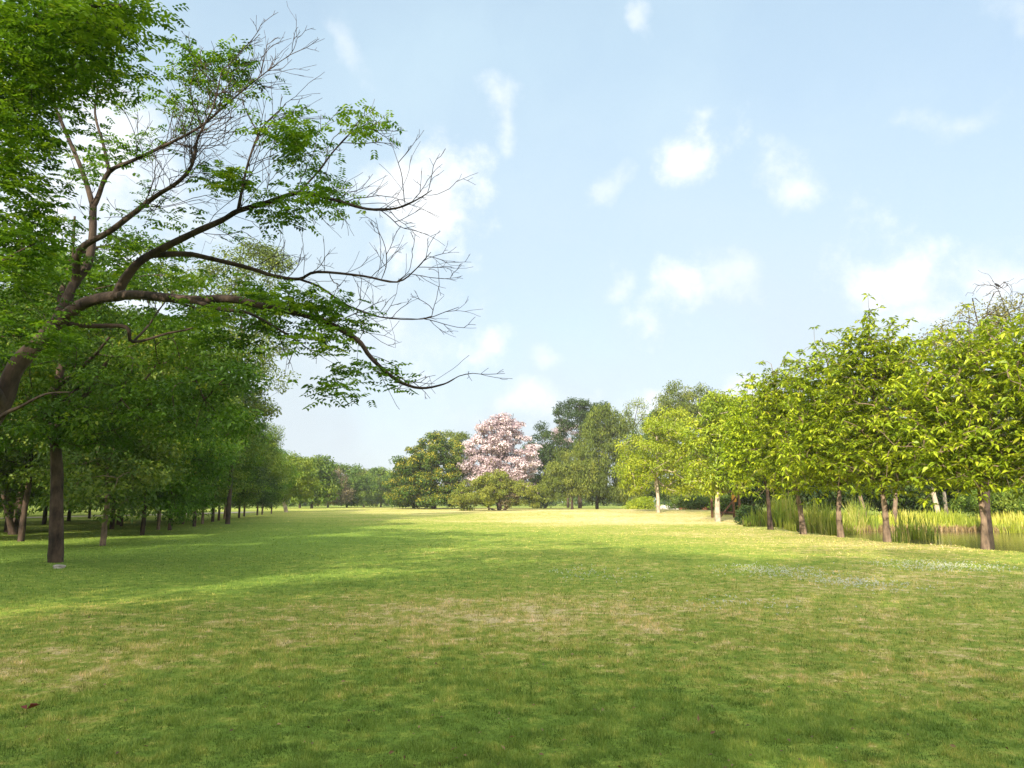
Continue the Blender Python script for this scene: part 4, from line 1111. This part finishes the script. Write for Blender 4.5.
o = mesh_np('fallen_leaf', V, F, M['red_leaf'], None, {'tint': np.repeat(rg.random(3), 4)}, loc=(p[0], p[1], hz(p[0], p[1]) + 0.035)); tag(o, 'curled dark-red leaf lying alone on the grass at the left', 'leaf')

# ------------------------------------------------------------------ sky, sun
SUN_EL, SUN_AZ = 26.0, 206.0        # azimuth clockwise from +Y: behind and to the left
wd_ = bpy.data.worlds.new('World'); scene.world = wd_; wd_.use_nodes = True
nt = wd_.node_tree; nt.nodes.clear(); L = nt.links
sky = N(nt, 'ShaderNodeTexSky', sky_type='NISHITA'); sky.sun_disc = False
sky.sun_elevation = R(SUN_EL); sky.sun_rotation = R(SUN_AZ); sky.air_density = 1.0; sky.dust_density = 1.5; sky.ozone_density = 1.2
tc = N(nt, 'ShaderNodeTexCoord')
nz = N(nt, 'ShaderNodeTexNoise'); nz.inputs['Scale'].default_value = 13; nz.inputs['Detail'].default_value = 10; nz.inputs['Roughness'].default_value = 0.62; L.new(tc.outputs['Generated'], nz.inputs[0])
dis = N(nt, 'ShaderNodeTexNoise'); dis.inputs['Scale'].default_value = 5; dis.inputs['Detail'].default_value = 5; L.new(tc.outputs['Generated'], dis.inputs[0])
dm = N(nt, 'ShaderNodeVectorMath', operation='MULTIPLY_ADD'); L.new(dis.outputs['Color'], dm.inputs[0]); dm.inputs[1].default_value = (0.22,) * 3; dm.inputs[2].default_value = (-0.11,) * 3
dv = N(nt, 'ShaderNodeVectorMath', operation='ADD'); L.new(tc.outputs['Generated'], dv.inputs[0]); L.new(dm.outputs[0], dv.inputs[1])


def wm(op, a, b, clamp=False):
    n = N(nt, 'ShaderNodeMath', operation=op); n.use_clamp = clamp
    for k, v in ((0, a), (1, b)):
        if isinstance(v, (int, float)): n.inputs[k].default_value = v
        else: L.new(v, n.inputs[k])
    return n.outputs[0]


CLOUDS = [(425, 205, 62, 52, 0, 1.0), (442, 196, 44, 38, 0, 1.0), (410, 222, 60, 40, 0, 0.9), (380, 190, 40, 40, 0, 0.8), (515, 122, 16, 26, 0, 0.42), (712, 152, 42, 22, -42, 0.75), (728, 115, 14, 12, 0, 0.5), (788, 195, 38, 30, 0, 0.5), (672, 312, 40, 26, 10, 0.72), (730, 300, 40, 22, 0, 0.35),
          (912, 265, 52, 40, 0, 0.8), (930, 300, 50, 30, 0, 0.7), (1015, 265, 36, 44, 0, 0.6), (486, 343, 30, 24, 0, 0.65), (635, 200, 22, 12, -30, 0.35), (555, 360, 18, 10, 0, 0.3), (632, 20, 8, 14, 0, 0.4), (345, 45, 40, 14, 20, 0.25), (955, 125, 34, 12, 0, 0.3),
          (720, 395, 90, 14, 0, 0.45), (540, 410, 70, 20, 0, 0.4), (100, 150, 90, 110, 0, 0.62), (60, 260, 120, 80, 0, 0.6), (620, 285, 14, 12, 0, 0.4), (1005, 25, 24, 18, 0, 0.25), (400, 330, 60, 60, 0, 0.35)]
acc = None
for (px, py, rx, ry, tilt, st) in CLOUDS:
    d_ = at(px, py, 1.0) - np.array([0, 0, CAM_H]); d_ /= np.linalg.norm(d_)
    az = math.atan2(d_[0], d_[1])
    m_ = N(nt, 'ShaderNodeMapping', vector_type='TEXTURE')
    m_.inputs['Location'].default_value = tuple(d_); m_.inputs['Rotation'].default_value = (0, R(tilt), -az)
    m_.inputs['Scale'].default_value = (rx / FPX * 1.15, 1.0, ry / FPX * 1.15)
    L.new(dv.outputs[0], m_.inputs[0])
    ln = N(nt, 'ShaderNodeVectorMath', operation='LENGTH'); L.new(m_.outputs[0], ln.inputs[0])
    v = wm('ADD', wm('SUBTRACT', 1.0, ln.outputs['Value']), wm('MULTIPLY', wm('SUBTRACT', nz.outputs[0], 0.5), 2.7))
    mr = N(nt, 'ShaderNodeMapRange', interpolation_type='SMOOTHSTEP'); mr.inputs[1].default_value = -0.05; mr.inputs[2].default_value = 1.2; mr.inputs[4].default_value = min(1.0, st * 1.2)
    L.new(v, mr.inputs[0])
    acc = mr.outputs[0] if acc is None else wm('MAXIMUM', acc, mr.outputs[0])
# thin high veil, thicker low down
sx = N(nt, 'ShaderNodeSeparateXYZ'); L.new(tc.outputs['Generated'], sx.inputs[0])
mrv = N(nt, 'ShaderNodeMapRange'); mrv.inputs[1].default_value = 0.0; mrv.inputs[2].default_value = 0.75; mrv.inputs[3].default_value = 1.0; mrv.inputs[4].default_value = 0.62; L.new(sx.outputs[2], mrv.inputs[0])
v2 = N(nt, 'ShaderNodeTexNoise'); v2.inputs['Scale'].default_value = 2.5; v2.inputs['Detail'].default_value = 5; L.new(dv.outputs[0], v2.inputs[0])
veil = wm('MULTIPLY', mrv.outputs[0], wm('ADD', v2.outputs[0], 0.5))
mv = N(nt, 'ShaderNodeMix', data_type='RGBA'); L.new(veil, mv.inputs[0]); L.new(sky.outputs[0], mv.inputs[6]); vc = N(nt, 'ShaderNodeMix', data_type='RGBA'); L.new(wm('MULTIPLY', sx.outputs[2], 1.7, True), vc.inputs[0]); vc.inputs[6].default_value = (2.95, 3.22, 3.45, 1); vc.inputs[7].default_value = (2.6, 3.35, 3.8, 1)
L.new(vc.outputs[2], mv.inputs[7])
mc = N(nt, 'ShaderNodeMix', data_type='RGBA'); L.new(acc, mc.inputs[0]); L.new(mv.outputs[2], mc.inputs[6]); cg = N(nt, 'ShaderNodeMix', data_type='RGBA'); L.new(nz.outputs[0], cg.inputs[0]); cg.inputs[6].default_value = (3.6, 3.75, 3.9, 1); cg.inputs[7].default_value = (5.4, 5.35, 5.3, 1)
L.new(cg.outputs[2], mc.inputs[7])
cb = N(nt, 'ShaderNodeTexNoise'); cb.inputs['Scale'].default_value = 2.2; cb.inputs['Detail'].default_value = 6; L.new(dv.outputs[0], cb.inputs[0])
fill_deck = N(nt, 'ShaderNodeMapRange', interpolation_type='SMOOTHSTEP'); fill_deck.inputs[1].default_value = 0.36; fill_deck.inputs[2].default_value = 0.55; L.new(cb.outputs[0], fill_deck.inputs[0])  # unseen bright cloud behind and overhead, added to lift fill on the shaded lawn
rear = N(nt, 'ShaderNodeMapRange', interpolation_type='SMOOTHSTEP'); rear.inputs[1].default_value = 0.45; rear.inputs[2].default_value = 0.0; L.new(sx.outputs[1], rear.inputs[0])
dk = wm('MULTIPLY', fill_deck.outputs[0], rear.outputs[0])
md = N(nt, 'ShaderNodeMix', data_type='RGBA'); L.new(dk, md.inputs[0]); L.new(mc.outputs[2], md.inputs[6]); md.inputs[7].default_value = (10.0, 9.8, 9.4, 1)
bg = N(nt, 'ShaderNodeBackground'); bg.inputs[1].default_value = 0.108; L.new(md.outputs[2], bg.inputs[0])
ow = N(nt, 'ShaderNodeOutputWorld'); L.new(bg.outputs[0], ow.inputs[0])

sd = bpy.data.lights.new('sun', 'SUN'); sd.energy = 4.2; sd.angle = R(0.55); sd.color = (1.0, 0.88, 0.70)
so = bpy.data.objects.new('sun', sd); link(so)
tos = Vector((math.sin(R(SUN_AZ)) * math.cos(R(SUN_EL)), math.cos(R(SUN_AZ)) * math.cos(R(SUN_EL)), math.sin(R(SUN_EL))))
so.rotation_euler = tos.to_track_quat('Z', 'Y').to_euler()
so.location = (-30, -30, 40)

# ------------------------------------------------------------------ the warm-season haze
HZ = 0.00028
V, F = box(-2900, 2900, -2900, 2900, -3.0, 22.0)
mh, nt = new_mat('haze_air')
pvn = N(nt, 'ShaderNodeVolumePrincipled'); pvn.inputs['Color'].default_value = (0.90, 0.94, 1.0, 1); pvn.inputs['Density'].default_value = HZ; pvn.inputs['Anisotropy'].default_value = 0.2
mo = N(nt, 'ShaderNodeOutputMaterial'); nt.links.new(pvn.outputs[0], mo.inputs['Volume'])
hb = mesh_np('haze', V, F, mh); tag(hb, 'thin pale haze softening the far trees', 'haze', kind='stuff')

# ------------------------------------------------------------------ camera, output
cd = bpy.data.cameras.new('camera'); cd.sensor_width = 36; cd.lens = FPX / 1024 * 36; cd.clip_start = 0.1; cd.clip_end = 6000
co = bpy.data.objects.new('camera', cd); link(co)
co.location = (0, 0, CAM_H); co.rotation_euler = (math.pi / 2 + PITCH, 0, 0)
scene.camera = co
scene.view_settings.view_transform = 'Standard'; scene.view_settings.look = 'None'
scene.view_settings.exposure = 1.33; scene.view_settings.gamma = 1.0
scene.render.engine = 'CYCLES'
cy = scene.cycles
cy.max_bounces = 4; cy.diffuse_bounces = 2; cy.glossy_bounces = 2; cy.transmission_bounces = 3; cy.volume_bounces = 1; cy.transparent_max_bounces = 4
cy.sample_clamp_indirect = 4; cy.caustics_reflective = False; cy.caustics_refractive = False
cy.use_denoising = True; cy.denoiser = 'OPENIMAGEDENOISE'; cy.denoising_prefilter = 'NONE'; cy.denoising_input_passes = 'RGB_ALBEDO_NORMAL'
